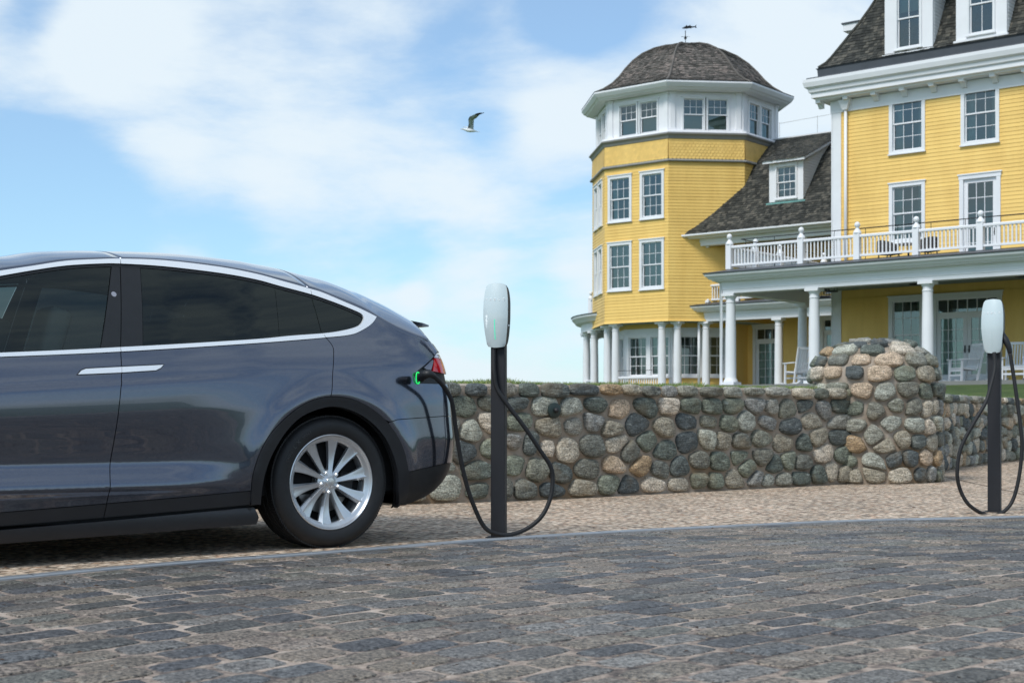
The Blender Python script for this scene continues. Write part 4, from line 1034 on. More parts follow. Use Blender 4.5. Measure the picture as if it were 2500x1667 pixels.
# ------------------------------------------------------------------ the hotel
HA = R(-39); HO = Vector((6.46, 42.0))
hotel = empty('hotel_building', (HO.x, HO.y, 0), HA, label='large yellow clapboard hotel with white trim, columned porches and a domed corner tower', category='building')
ch, sh_ = math.cos(HA), math.sin(HA)
def hloc(x, y): x -= HO.x; y -= HO.y; return (x * ch + y * sh_, -x * sh_ + y * ch)
CL = hloc(0, 0)
def on(fr, px, py=None):      # photo pixel -> (a, z) on the wall plane of a frame
    k = (px - CX) / F; d = (k * ch + sh_, -k * sh_ + ch)
    den = d[0] * fr.n[0] + d[1] * fr.n[1]; Z = ((fr.o[0] - CL[0]) * fr.n[0] + (fr.o[1] - CL[1]) * fr.n[1]) / den
    x, y = CL[0] + d[0] * Z, CL[1] + d[1] * Z
    a = (x - fr.o[0]) * fr.u[0] + (y - fr.o[1]) * fr.u[1]
    return (a, CH + (HY - py) * Z / F if py is not None else None)
def rect(fr, x0, x1, y0, y1):     # y given at the centre of the window
    a0, a1 = on(fr, x0)[0], on(fr, x1)[0]; xm = (x0 + x1) / 2
    return a0, a1, on(fr, xm, y1)[1], on(fr, xm, y0)[1]
HB = lambda: MB()
def hb(mb, name, m, parent=hotel, **k): return mb.build(name, m, parent, **k)
def window(fr, a0, a1, z0, z1, cols=3, rows=2, tr=.11, curtain='side', sash=True, parent=hotel, sill=True, room=True, name='window', low=None):
    """double hung window; a0..a1, z0..z1 is the outside of the casing"""
    i0, i1, j0, j1 = a0 + tr, a1 - tr, z0 + (tr * .8 if sill else 0), z1 - tr
    mb = HB()
    mb.box(fr, a0, i0, -.01, .045, z0, j1).box(fr, i1, a1, -.01, .045, z0, j1).box(fr, a0, a1, -.01, .047, j1, z1)
    mb.box(fr, a0 - .03, a1 + .03, -.01, .075, z1, z1 + .035)
    if sill: mb.box(fr, a0 - .025, a1 + .025, -.01, .085, z0 - .035, z0).box(fr, i0, i1, -.01, .044, z0, j0)
    w = hb(mb, name, m_trim, parent)
    mb = HB()      # reveals and dark room behind
    mb.box(fr, i0 - .02, i0, -.12, -.011, j0, j1).box(fr, i1, i1 + .02, -.12, -.011, j0, j1).box(fr, i0, i1, -.12, -.011, j1, j1 + .02).box(fr, i0, i1, -.12, -.011, j0 - .02, j0)
    hb(mb, 'reveal', m_trim, w)
    if room:
        mb = HB(); b = .9
        q = [fr(i0 - .02, -.125, j0 - .02), fr(i1 + .02, -.125, j0 - .02), fr(i1 + .02, -.125, j1 + .02), fr(i0 - .02, -.125, j1 + .02), fr(i0 - .02, -b, j0 - .02), fr(i1 + .02, -b, j0 - .02), fr(i1 + .02, -b, j1 + .02), fr(i0 - .02, -b, j1 + .02)]
        mb.add(q, [(4, 5, 6, 7), (0, 4, 7, 3), (1, 2, 6, 5), (0, 1, 5, 4), (3, 7, 6, 2)]); mb.build('room', m_room, w, recalc=False)
    mid = (j0 + j1) / 2 if sash else None; fw = .035
    def lights(lo, hi, o, cols=cols, rows=rows):
        mb = HB(); mb.box(fr, i0, i0 + fw, o - .03, o, lo, hi).box(fr, i1 - fw, i1, o - .03, o, lo, hi).box(fr, i0 + fw, i1 - fw, o - .03, o, lo, lo + fw * 1.3).box(fr, i0 + fw, i1 - fw, o - .03, o, hi - fw, hi)
        A0, A1, Z0, Z1 = i0 + fw, i1 - fw, lo + fw * 1.3, hi - fw; mw = .0085
        for c in range(1, cols): x = A0 + (A1 - A0) * c / cols; mb.box(fr, x - mw, x + mw, o - .022, o - .004, Z0, Z1)
        for r in range(1, rows): z = Z0 + (Z1 - Z0) * r / rows; mb.box(fr, A0, A1, o - .021, o - .005, z - mw, z + mw)
        s = hb(mb, 'sash', m_white, w)
        for c in range(cols):
            for r in range(rows):
                x, x2 = A0 + (A1 - A0) * c / cols, A0 + (A1 - A0) * (c + 1) / cols; z, z2 = Z0 + (Z1 - Z0) * r / rows, Z0 + (Z1 - Z0) * (r + 1) / rows
                p = HB(); p.v = [fr(x, o - .013, z), fr(x2, o - .013, z), fr(x2, o - .013, z2), fr(x, o - .013, z2)]; p.f = [(0, 1, 2, 3)]
                p.build('pane', m_pane, w, recalc=False)
    if sash: lights(mid - .02, j1, -.03); lights(j0, mid + .02, -.065, *(low or (cols, rows)))
    else: lights(j0, j1, -.04)
    if curtain == 'side':
        mb = HB()
        for a, b in ((i0, i0 + (i1 - i0) * .27), (i1 - (i1 - i0) * .2, i1)):
            n = 9; pts = [(a + (b - a) * i / n, -.20 - .03 * (i % 2)) for i in range(n + 1)]
            mb.sweep([[fr(x, o, j0) for x, o in pts], [fr(x, o, j1) for x, o in pts]], False)
        mb.build('curtain', m_curt, w, recalc=False)
    elif curtain:
        zz, zy = (j0, mid) if curtain == 'low' else (j0 if curtain == 'blind' else j0 + (j1 - j0) * .62, j1); mb = HB(); mb.add([fr(i0, -.16, zz), fr(i1, -.16, zz), fr(i1, -.16, zy), fr(i0, -.16, zy)], [(0, 1, 2, 3)]); mb.build('blind', m_blind, w, recalc=False)
    return (a0 + .02, a1 - .02, z0, z1 - .01)
def french(fr, a0, a1, z0, z1, leaves=2, transom=True, curtain=True):
    tr = .12; w = HB(); w.box(fr, a0, a0 + tr, -.01, .05, z0, z1 - tr).box(fr, a1 - tr, a1, -.01, .05, z0, z1 - tr).box(fr, a0 - .02, a1 + .02, -.01, .055, z1 - tr, z1).box(fr, a0 - .05, a1 + .05, -.01, .08, z1, z1 + .04)
    d = hb(w, 'door_frame', m_trim); top = z1 - tr; i0, i1 = a0 + tr, a1 - tr
    mb = HB(); q = [fr(i0, -.12, z0), fr(i1, -.12, z0), fr(i1, -.12, top), fr(i0, -.12, top), fr(i0, -1.2, z0), fr(i1, -1.2, z0), fr(i1, -1.2, top), fr(i0, -1.2, top)]
    mb.add(q, [(4, 5, 6, 7), (0, 4, 7, 3), (1, 2, 6, 5), (0, 1, 5, 4), (3, 7, 6, 2)]); mb.build('room', m_room, d, recalc=False)
    mb = HB(); mb.box(fr, i0 - .02, i0, -.12, -.011, z0, top).box(fr, i1, i1 + .02, -.12, -.011, z0, top); hb(mb, 'reveal', m_trim, d)
    if transom:
        tz = top - .42; mb = HB(); mb.box(fr, i0, i1, -.08, -.01, tz - .07, tz).box(fr, i0, i1, -.06, -.01, top - .05, top).box(fr, i0, i0 + .05, -.06, -.01, tz, top - .05).box(fr, i1 - .05, i1, -.06, -.01, tz, top - .05)
        n = 3 * leaves
        for c in range(1, n): x = i0 + .05 + (i1 - i0 - .1) * c / n; mb.box(fr, x - .011, x + .011, -.05, -.02, tz, top - .05)
        t = hb(mb, 'transom', m_white, d); mb = HB(); mb.add([fr(i0, -.04, tz), fr(i1, -.04, tz), fr(i1, -.04, top), fr(i0, -.04, top)], [(0, 1, 2, 3)]); mb.build('pane', m_pane, t, recalc=False); top = tz - .07
    W_ = (i1 - i0) / leaves
    for k in range(leaves):
        x0, x1 = i0 + k * W_ + .004, i0 + (k + 1) * W_ - .004; st = .12; mb = HB()
        mb.box(fr, x0, x0 + st, -.07, -.02, z0 + .02, top).box(fr, x1 - st, x1, -.07, -.02, z0 + .02, top).box(fr, x0 + st, x1 - st, -.07, -.02, top - st, top).box(fr, x0 + st, x1 - st, -.07, -.02, z0 + .02, z0 + .34)
        for c in (1, 2): x = x0 + st + (x1 - x0 - 2 * st) * c / 3; mb.box(fr, x - .01, x + .01, -.06, -.03, z0 + .34, top - st)
        for r in range(1, 5): z = z0 + .34 + (top - st - z0 - .34) * r / 5; mb.box(fr, x0 + st, x1 - st, -.059, -.031, z - .01, z + .01)
        lf = hb(mb, 'door', m_white, d)
        mb = HB(); mb.add([fr(x0 + st, -.045, z0 + .34), fr(x1 - st, -.045, z0 + .34), fr(x1 - st, -.045, top - st), fr(x0 + st, -.045, top - st)], [(0, 1, 2, 3)]); mb.build('pane', m_pane, lf if False else d, recalc=False)
        hx = x1 - .06 if k == 0 else x0 + .06
        mb = HB(); mb.box(fr, hx - .02, hx + .02, -.02, .0, z0 + .98, z0 + 1.2).box(fr, hx - .012, hx + .012, .0, .05, z0 + 1.05, z0 + 1.08); hb(mb, 'door_handle', m_iron, d)
        if curtain:
            mb = HB(); pts = [(x0 + st + (x1 - x0 - 2 * st) * i / 14, -.10 - .02 * (i % 2)) for i in range(15 if k == 0 else 6)]
            mb.sweep([[fr(x, o, z0 + .3) for x, o in pts], [fr(x, o, top) for x, o in pts]], False); mb.build('curtain', m_curt, d, recalc=False)
    return (a0 + .02, a1 - .02, z0, z1 - .01)
def boards(fr, parent, a_of, z0, z1, pitch, holes, single=True, mat=m_yel, lap=.014):
    """lapped weatherboards; a_of(z) gives the two ends; holes are cut out"""
    n = max(1, round((z1 - z0) / pitch)); pitch = (z1 - z0) / n
    for i in range(n):
        lo, hi = z0 + i * pitch, z0 + (i + 1) * pitch; zc = (lo + hi) / 2; A = a_of(zc)
        if A is None or A[1] - A[0] < .02: continue
        segs = [A]
        for h in holes:
            if h[2] < zc < h[3]: segs = [s for q in segs for s in ((q[0], min(q[1], h[0])), (max(q[0], h[1]), q[1])) if s[1] - s[0] > .01]
        for a, b in segs: BOARDS.append((single, b - a, parent, mat, fr, lap, lo, hi, a, b))
BOARDS = []
def build_boards():
    BOARDS.sort(key=lambda q: (not q[0], -q[1])); rest = {}
    for i, (single, l, parent, mat, fr, lap, lo, hi, a, b) in enumerate(BOARDS):
        mb = MB().profile(fr, [(-.02, lo), (lap, lo), (lap - .001, lo + .012), (.002, hi), (-.02, hi)], a, b)
        if single and i < 295: mb.build('board', mat, parent)
        else: r = rest.setdefault(parent.name, (parent, mat, MB()))[2]; r.add(mb.v, mb.f)
    for parent, mat, mb in rest.values(): mb.build('boards', mat, parent, kind='stuff')
def wallbase(fr, name, a0, a1, z0, z1, holes, o=-.02):
    mb = HB(); zs = sorted({z0, z1} | {h[2] for h in holes} | {h[3] for h in holes}); zs = [z for z in zs if z0 <= z <= z1]
    for lo, hi in zip(zs, zs[1:]):
        segs = [(a0, a1)]
        for h in holes:
            if h[2] < (lo + hi) / 2 < h[3]: segs = [s for q in segs for s in ((q[0], min(q[1], h[0])), (max(q[0], h[1]), q[1])) if s[1] - s[0] > .005]
        for a, b in segs: mb.box(fr, a, b, o - .08, o, lo, hi)
    return hb(mb, name, m_yel)
ZF, ZBM, ZC, ZD = 1.73, 4.43, 4.99, 5.16        # porch floor, beam underside, cornice top, roof deck
F0 = Frame(0, 4.8, 0)
mA = on(F0, 2033)[0]; END = 15.5
holes = []
# --- main block windows
g_up, g_lo, g_gr = [], [], []
r1 = rect(F0, 2169, 2261.6, 225, 373.5); r2 = rect(F0, 2343, 2443.8, 197, 351)
pitchw = (r2[0] + r2[1] - r1[0] - r1[1]) / 2
zt, zb_ = (r1[3] + r2[3]) / 2, (r1[2] + r2[2]) / 2; wd_ = 1.16
c1, c2 = (r1[0] + r1[1]) / 2, (r2[0] + r2[1]) / 2
print('main windows', r1, r2, 'pitch', pitchw, 'M', mA)
for k in range(4): c = c1 + pitchw * k; holes.append(window(F0, c - wd_ / 2, c + wd_ / 2, zb_, zt, curtain='side'))
r3 = rect(F0, 2167.7, 2262, 446, 592); r4 = rect(F0, 2343, 2444, 425, 600)
print('lower', r3, r4)
holes.append(window(F0, c1 - wd_ / 2, c1 + wd_ / 2, r3[2], r3[3]))
holes.append(french(F0, c2 - .62, c2 + .62, ZD + .02, r4[3], 1, False, False))
for k in (2, 3): c = c1 + pitchw * k; holes.append(window(F0, c - wd_ / 2, c + wd_ / 2, r3[2], r3[3]))
rg_ = rect(F0, 2170, 2256, 724, 900); rdr = rect(F0, 2277, 2447, 716, 930); print('ground', rg_, rdr)
holes.append(window(F0, rg_[0], rg_[1], 2.15, rg_[3], tr=.13)); holes.append(french(F0, rdr[0], rdr[1], ZF, rdr[3]))
holes.append(window(F0, rdr[1] + .72, rdr[1] + 1.9, 2.15, rg_[3], tr=.13)); holes.append(french(F0, rdr[1] + 3.0, rdr[1] + 5.1, ZF, rdr[3]))
EAVE = 10.80
wb0 = wallbase(F0, 'front_wall', mA, END, 1.5, EAVE, [h for h in holes])
boards(F0, wb0, lambda z: (mA + .30, END), ZD, EAVE - .02, .118, holes)
boards(F0, wb0, lambda z: (mA + .30, END), ZF, ZBM + .1, .118, holes, False)
hb(HB().box(F0, mA, mA + .30, -.02, .035, ZF, EAVE), 'corner_board', m_trim)
SL = Frame(mA, 4.8, R(90), -1)                  # left end wall, runs back into depth
ws = hb(HB().box(SL, 0, 9.5, -.12, -.02, 1.5, EAVE), 'side_wall', m_yel); boards(SL, ws, lambda z: (.3, 9.5), ZF, EAVE, .118, [], False)
hb(HB().box(SL, -.035, .3, -.02, .034, ZF, EAVE), 'corner_board', m_trim)
hb(HB().box(ID, mA + .1, END, 14.2, 14.3, 1.5, EAVE).box(ID, END, END + .1, 4.8, 14.3, 1.5, EAVE), 'rear_wall', m_yel)
# frieze and cornice, on the front and the left side
def cornice(path, name, z0, prof, mat=m_white, closed=False, parent=hotel):
    """path: plan points, outward side on the left when walking; prof: (out, z)"""
    mb = MB(); n = len(path); rings = []
    for i, p in enumerate(path):
        p = Vector(p); a = Vector(path[i - 1]) if (i or closed) else None; b = Vector(path[(i + 1) % n]) if (i < n - 1 or closed) else None
        d = []
        for q in ((p - a) if a is not None else None, (b - p) if b is not None else None):
            if q is not None: q = q.normalized(); d.append(Vector((q.y, -q.x)))
        if len(d) == 2: m = d[0] + d[1]; m = m / m.length_squared * 2
        else: m = d[0]
        rings.append([(p.x + m.x * o, p.y + m.y * o, z0 + z) for o, z in prof])
    if closed: rings.append(rings[0])
    mb.sweep(rings, True)
    if not closed: k = len(prof); mb.f += [tuple(range(k)), tuple(len(mb.v) - k + i for i in range(k))]
    return mb.build(name, mat, parent)
P_main = [(mA, 14.3), (mA, 4.8), (END, 4.8)]
cornice(P_main, 'frieze', 10.42, [(-.05, 0), (.05, 0), (.06, .36), (-.05, .38)])
cornice(P_main, 'cornice', 10.80, [(-.1, 0), (.38, .02), (.40, .06), (.50, .09), (.50, .22), (.56, .26), (.58, .36), (.66, .42), (.70, .56), (.70, .66), (-.1, .68)])
cornice(P_main, 'dark_gutter', 11.49, [(-.1, -.02), (.62, 0), (.60, .03), (.34, .06), (.36, .30), (.40, .34), (-.1, .36)], m_gutter)
mb = HB()
bk = (END - mA) / 17
for i in range(18):
    a = mA - .42 + i * .93
    mb = HB(); mb.prism([F0(a, 0.05, 10.60), F0(a, .12, 10.60), F0(a, .22, 10.72), F0(a, .36, 10.74), F0(a, .37, 10.85), F0(a, .05, 10.85)], tuple(Vector(F0(.16, 0, 0)) - Vector(F0(0, 0, 0)))); hb(mb, 'bracket', m_trim)
# mansard
prof = [(.33, 11.85), (.16, 12.0), (.02, 12.2), (-.26, 12.68), (-.62, 13.3), (-.90, 13.85), (-1.1, 14.3), (-1.25, 14.75)]
cornice(P_main, 'mansard_roof', 0, [(o - .04, z) for o, z in prof] + [(-2, 14.7), (-2, 11.85)], m_shin)
def shingles(parent, quad, nu_w, course, name='shingles', mat=m_shin, seed=1, lift=.018):
    """quad(u, v) -> (point, outward normal); u in metres along, v up the slope"""
    rs = random.Random(seed); mb = MB(); pt, U, V = quad
    v = 0
    while v < V - 1e-3:
        u0, u1 = U(v); u = u0 - rs.random() * nu_w
        v1 = min(V, v + course * 1.25)
        while u < u1:
            w = nu_w * rs.uniform(.6, 1.4); a, b = max(u0, u), min(u1, u + w - .006); u += w
            if b - a < .01: continue
            l = lift * rs.uniform(.6, 1.5); d = rs.uniform(-.012, .012)
            mb.add([pt(a, v + d, l), pt(b, v + d, l), pt(b, v1, .002), pt(a, v1, .002), pt(a, v + d, -.01), pt(b, v + d, -.01)], [(0, 1, 2, 3), (4, 5, 1, 0)])
        v += course
    return mb.build(name, mat, parent, recalc=False, kind='stuff')
def prof_at(prof, v):
    c = 0
    for (o0, z0), (o1, z1) in zip(prof, prof[1:]):
        l = math.hypot(o1 - o0, z1 - z0)
        if v <= c + l or (o1, z1) == prof[-1]:
            k = (v - c) / l; return o0 + (o1 - o0) * k, z0 + (z1 - z0) * k, ((z1 - z0) / l, -(o1 - o0) / l)
        c += l
def plen(prof): return sum(math.hypot(b[0] - a[0], b[1] - a[1]) for a, b in zip(prof, prof[1:]))
def shin_prof(fr, prof, U, **k):
    def pt(a, v, l): o, z, n = prof_at(prof, v); return fr(a, o + n[0] * l, z + n[1] * l)
    return shingles(hotel, (pt, U, plen(prof)), .13, .125, **k)
shin_prof(F0, prof, lambda v: (mA - prof_at(prof, v)[0] + .04, END), seed=3)
shin_prof(SL, prof, lambda v: (-prof_at(prof, v)[0] + .04, 9.4), seed=4)
# hip ridge cap
mb = HB(); pr = [Vector((mA - o * 1.0 - .0, 4.8 - o, z + .02)) for o, z in prof]; mb.tube(pr, .05, 6); hb(mb, 'hip_cap', m_shin)
cornice([(mA + .95, 14.3), (mA + .95, 5.75), (END, 5.75)], 'upper_cornice', 13.68, [(-.2, .0), (.12, .02), (.16, .10), (.24, .16), (.25, .24), (-.2, .26)]) if False else None
# roof dormers of the main block
def dormer(fr, a0, a1, z0, z1, o_face, back, px):
    D = empty('dormer', (0, 0, 0)); D.parent = hotel
    Fd = Frame(fr(0, o_face, 0)[0], fr(0, o_face, 0)[1], math.atan2(fr.u[1], fr.u[0]), 1)
    wx0, wx1 = a0 + .34, a1 - .34
    hole = (wx0 + .02, wx1 - .02, z0 + .12, z1 - .2)
    mb = HB(); mb.box(Fd, a0, wx0 + .02, -.1, 0, z0, z1).box(Fd, wx1 - .02, a1, -.1, 0, z0, z1).box(Fd, wx0 + .02, wx1 - .02, -.1, 0, z1 - .2, z1).box(Fd, wx0 + .02, wx1 - .02, -.1, 0, z0, z0 + .12)
    mb.box(Fd, a0 - .06, a1 + .06, -.1, .07, z0 - .06, z0); hb(mb, 'dormer_face', m_white, D)
    for a, s in ((a0, 1), (a1, -1)):
        mb = HB(); mb.box(Fd, min(a, a + s * .08), max(a, a + s * .08), -back, -.1, z0, z1); ck = hb(mb, 'dormer_cheek', m_white, D)
        Fc = Frame(Fd(a, -.1, 0)[0], Fd(a, -.1, 0)[1], math.atan2(-Fd.n[1], -Fd.n[0]), 1 if s < 0 else -1)
        boards(Fc, D, lambda z: (0, back - .1), z0, z1, .105, [], False, m_white)
    window(Fd, wx0, wx1, z0 + .1, z1 - .18, cols=2, rows=1, tr=.07, curtain='half', parent=D)
    mb = HB(); mb.profile(Fd, [(-back, z1), (.10, z1), (.12, z1 + .05), (.2, z1 + .08), (.24, z1 + .2), (-back, z1 + .24)], a0 - .2, a1 + .2); hb(mb, 'dormer_cornice', m_white, D)
    mb = HB(); mb.profile(Fd, [(-back, z1 + .245), (.27, z1 + .205), (.27, z1 + .24), (-back, z1 + .6)], a0 - .22, a1 + .22); hb(mb, 'dormer_roof', m_shin, D)
    return D
for k, (x0, x1, yb) in enumerate(((2160, 2277, 127), (2334, 2458, 92))):
    Fx = Frame(0, 4.56, 0); a0, a1 = on(Fx, x0)[0], on(Fx, x1)[0]; z0 = on(Fx, (x0 + x1) / 2, yb)[1]
    print('dormer', a0, a1, z0)
    dormer(F0, a0, a1, z0, 14.1, .24, 1.9, x0)
a0 = on(F0, 2334)[0] - on(F0, 2160)[0]
dormer(F0, on(F0, 2334)[0] + a0, on(F0, 2458)[0] + a0, 12.1, 14.1, .24, 1.9, 0)
# side dormer on the left slope, only its cornice and cheek stand clear of the hip
Dz = 13.35
mb = HB(); mb.box(ID, mA - .05, mA + 1.2, 6.3, 7.6, 12.4, Dz).box(ID, mA - .28, mA + 1.2, 6.1, 7.8, Dz, Dz + .22); hb(mb, 'side_dormer', m_white)
hb(HB().box(ID, mA - .32, mA + 1.2, 6.06, 7.84, Dz + .223, Dz + .27), 'side_dormer_roof', m_gutter)
hb(HB().box(ID, mA + .9, END, 5.7, 14.3, 14.74, 14.9), 'flat_roof', m_gutter)

# --- porch of the main block
def column(x, y, z0, z1, r=.158, base=True):
    c = HB(); h = z1 - z0
    c.lathe((x, y, z0), [(r * 1.32, .09), (r * 1.32, .12), (r * 1.22, .16), (r * 1.08, .19), (r * 1.03, .24), (r * 1.0, h * .33), (r * .97, h * .6), (r * .86, h - .30), (r * .86, h - .28), (r * .95, h - .27), (r * .95, h - .245), (r * .86, h - .235), (r * .86, h - .16), (r * 1.0, h - .13), (r * 1.15, h - .085), (r * 1.15, h - .08)], 28)
    c.box(ID, x - r * 1.42, x + r * 1.42, y - r * 1.42, y + r * 1.42, z0, z0 + .09).box(ID, x - r * 1.3, x + r * 1.3, y - r * 1.3, y + r * 1.3, z1 - .08, z1)
    return c.build('column', m_white, hotel, True, angle=35)
PF_ = Frame(0, 0, 0)
cols = [on(PF_, x)[0] for x in (1784, 1988, 2265)]; print('cols', cols)
cols[0] = 0.0; sp = (cols[2] - cols[0]) / 2 if abs(cols[2] - 2 * cols[1]) < 1 else None
allc = cols + [cols[2] + 3.05, cols[2] + 6.1, cols[2] + 9.1]
for a in allc: column(a, 0, ZF, ZBM)
column(-.02, 4.55, ZF, ZBM)
pp_ = [(-.0, 5.2), (0, 0), (END, 0)]
cornice(pp_, 'porch_beam', ZBM, [(-.19, 0), (.17, 0), (.17, .11), (.185, .112), (.185, .23), (.20, .232), (.20, .33), (-.19, .33)])
cornice(pp_, 'porch_cornice', ZBM + .33, [(-.19, .001), (.215, .0), (.40, .03), (.41, .06), (.46, .07), (.50, .12), (.56, .17), (.585, .23), (-.19, .23)])
cornice(pp_, 'porch_roof_edge', ZC + .003, [(-.19, .0), (.60, .0), (.61, .03), (.2, .115), (-.0, .15), (-.19, .15)], m_gutter)
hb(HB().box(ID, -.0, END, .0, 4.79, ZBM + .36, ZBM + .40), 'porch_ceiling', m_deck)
hb(HB().box(ID, -.02, END, -.02, 4.79, ZC + .01, ZD - .01), 'roof_deck', m_gutter)
fl = hb(HB().box(ID, -.45, END, -.45, 4.79, ZF - .16, ZF), 'porch_floor', m_floor)
hb(HB().box(ID, -.40, END, -.40, 4.7, 1.2, ZF - .165).box(ID, -12, -.5, 9.4, 12.4, 1.2, ZF - .165), 'porch_base', m_gutter)
hb(HB().box(ID, -6.5, mA + .2, 9.4, 13.4, ZF - .16, ZF).box(ID, -.45, mA, 4.8, 9.4, ZF - .16, ZF), 'porch_floor', m_floor)
# ceiling lanterns
for a, d in ((2.3, 1.9), (on(PF_, 2155)[0] + .4, 1.3), (on(PF_, 2435)[0] + .3, 1.0), (1.2, 3.6)):
    mb = HB(); z = ZBM + .36; mb.lathe((a, d, z), [(.05, 0), (.05, -.04), (.19, -.05), (.19, -.065), (.02, -.07)], 20).lathe((a, d, z - .30), [(.19, 0), (.19, .02), (.165, .02), (.165, 0)], 20)
    for j in range(4): t = j * math.pi / 2; mb.tube([(a + .178 * math.cos(t), d + .178 * math.sin(t), z - .29), (a + .178 * math.cos(t), d + .178 * math.sin(t), z - .055)], .009, 6)
    mb.tube([(a, d, z - .06), (a, d, z - .2)], .02, 8); hb(mb, 'ceiling_lantern', m_iron)
# balustrade on the porch roof
def post(x, y, z, h=.86, w=.085):
    m = HB(); m.box(ID, x - w, x + w, y - w, y + w, z, z + h - .12)
    m.lathe((x, y, z + h - .12), [(w * 1.35, 0), (w * 1.2, .05), (w * .8, .10), (w * .5, .13), (w * .45, .15), (w * .75, .175), (w * .92, .215), (w * .92, .25), (w * .7, .29), (w * .35, .31), (.001, .315)], 16)
    return m.build('rail_post', m_white, hotel, True, angle=40)
def rails(p, q, z, h=.62, gap=.105, name='balustrade', top=True):
    p, q = Vector(p), Vector(q); L_ = (q - p).length; fr = Frame(p.x, p.y, math.atan2(q.y - p.y, q.x - p.x))
    m = HB(); m.profile(fr, [(-.05, z + h), (.05, z + h), (.055, z + h + .05), (.02, z + h + .075), (-.02, z + h + .075), (-.055, z + h + .05)], .0, L_); m.box(fr, 0, L_, -.035, .035, z + .09, z + .15); r = hb(m, name, m_white)
    m = HB(); n = int(L_ / gap)
    for i in range(1, n): a = L_ * i / n; m.box(fr, a - .017, a + .017, -.017, .017, z + .15, z + h)
    m.build('balusters', m_white, r, kind='stuff')
rpx = [on(Frame(0, .1, 0), x)[0] for x in (1781, 1956, 2093, 2237, 2394)]; print('posts', rpx)
st = (rpx[-1] - rpx[0]) / 4; ra = [rpx[0] + st * i for i in range(8)]
ra[:5] = rpx
for a in ra: post(a, .1, ZD)
for a, b in zip(ra, ra[1:]): rails((a + .085, .1), (b - .085, .1), ZD)
sd = [0.1, 1.65, 3.2, 4.7, 6.2]
for d in sd[1:]: post(ra[0], d, ZD)
for a, b in zip(sd, sd[1:]): rails((ra[0], a + .085), (ra[0], b - .085), ZD)
hb(HB().box(ID, ra[0] - .2, mA + .1, 4.8, 9.2, ZC + .0, ZD - .012), 'roof_deck', m_gutter)
m = HB(); zt_ = ZD + .90
m.tube([(ra[0] + .25, 6.2, zt_), (ra[0] + .25, .35, zt_)], .014, 6).tube([(ra[0] + .25, .35, zt_), (END, .35, zt_)], .014, 6)
x = ra[0] + .4
while x < END: m.tube([(x, .35, ZD), (x, .35, zt_)], .009, 5); x += .95
for y in (1.3, 2.4, 3.5, 4.6): m.tube([(ra[0] + .25, y, ZD), (ra[0] + .25, y, zt_)], .009, 5)
hb(m, 'safety_rail', m_iron)
# downpipes
def pipe(pts, r=.05): m = HB(); m.tube(pts, r, 10); return m.build('downpipe', m_white, hotel, True)
xp = on(F0, 2068)[0]; pipe([(xp, 4.70, ZD - .1), (xp, 4.70, 10.5)])
m = HB(); m.add([(xp + s * a, 4.70 + s2 * a * .8 - .02, z) for z, a in ((10.45, .08), (10.62, .14), (10.75, .19)) for s, s2 in ((-1, -1), (1, -1), (1, 1), (-1, 1))], [(i * 4 + j, i * 4 + (j + 1) % 4, i * 4 + 4 + (j + 1) % 4, i * 4 + 4 + j) for i in range(2) for j in range(4)] + [(0, 1, 2, 3), (8, 9, 10, 11)]); hb(m, 'rain_hopper', m_trim)
pipe([(-.29, -.13, ZF - .2), (-.25, -.13, ZF + .12), (-.25, -.13, ZBM + .3), (-.38, -.38, ZBM + .42)], .045)

# --- connecting wing: two storeys of porch, shingled roof with a dormer
WX0 = on(Frame(0, 9.9, 0), 1717)[0]; print('wing left', WX0)
FW = Frame(0, 12.6, 0); wh_ = []
rw = rect(FW, 1747, 1792, 800, 922); rdd = rect(FW, 1839, 1912, 793, 925); rd2 = rect(FW, 2003, 2070, 770, 925); print('wing', rw, rdd, rd2)
wh_.append(window(FW, rw[0], rw[1], rw[2], rw[3], tr=.13)); wh_.append(french(FW, rdd[0], rdd[1], ZF, rdd[3], 1)); wh_.append(french(FW, rd2[0], rd2[1], ZF, rd2[3], 1))
wu = [window(FW, -3.2, -2.0, 5.5, 7.1), window(FW, -1.1, .1, 5.5, 7.1)]
ww = wallbase(FW, 'wing_wall', -8.2, mA + .1, 1.5, 7.9, wh_ + wu); boards(FW, ww, lambda z: (-8.2, mA), ZF, 7.7, .118, wh_ + wu, False)
pw_ = [(WX0, 12.3), (WX0, 9.9), (mA + .05, 9.9)]
cornice(pw_, 'wing_beam', ZBM, [(-.17, 0), (.15, 0), (.15, .11), (.165, .112), (.165, .23), (.18, .232), (.18, .33), (-.17, .33)])
cornice(pw_, 'wing_cornice', ZBM + .33, [(-.17, .001), (.195, .0), (.38, .03), (.39, .06), (.44, .07), (.48, .12), (.54, .17), (.56, .23), (-.17, .23)])
cornice(pw_, 'wing_roof_edge', ZC + .003, [(-.17, 0), (.58, 0), (.59, .03), (.1, .13), (-.17, .14)], m_gutter)
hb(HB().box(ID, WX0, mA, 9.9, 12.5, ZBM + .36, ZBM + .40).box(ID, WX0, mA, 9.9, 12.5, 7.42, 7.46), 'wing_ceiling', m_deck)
hb(HB().box(ID, WX0, mA, 9.9, 12.5, ZC + .0, ZD - .01), 'wing_deck', m_gutter)
wc_ = [WX0 + .12, on(Frame(0, 9.9, 0), 1901)[0]]
for a in wc_: column(a, 9.9, ZF, ZBM, .15)
for a in (wc_[0], wc_[0] + 4.1): column(a, 9.95, ZD - .02, 7.3, .14)
rails((wc_[0] + .15, 9.95), (wc_[0] + 4.0, 9.95), ZD - .02)
for a in (wc_[0] + 1.35, wc_[0] + 2.6): post(a, 9.95, ZD - .02, .72, .07)
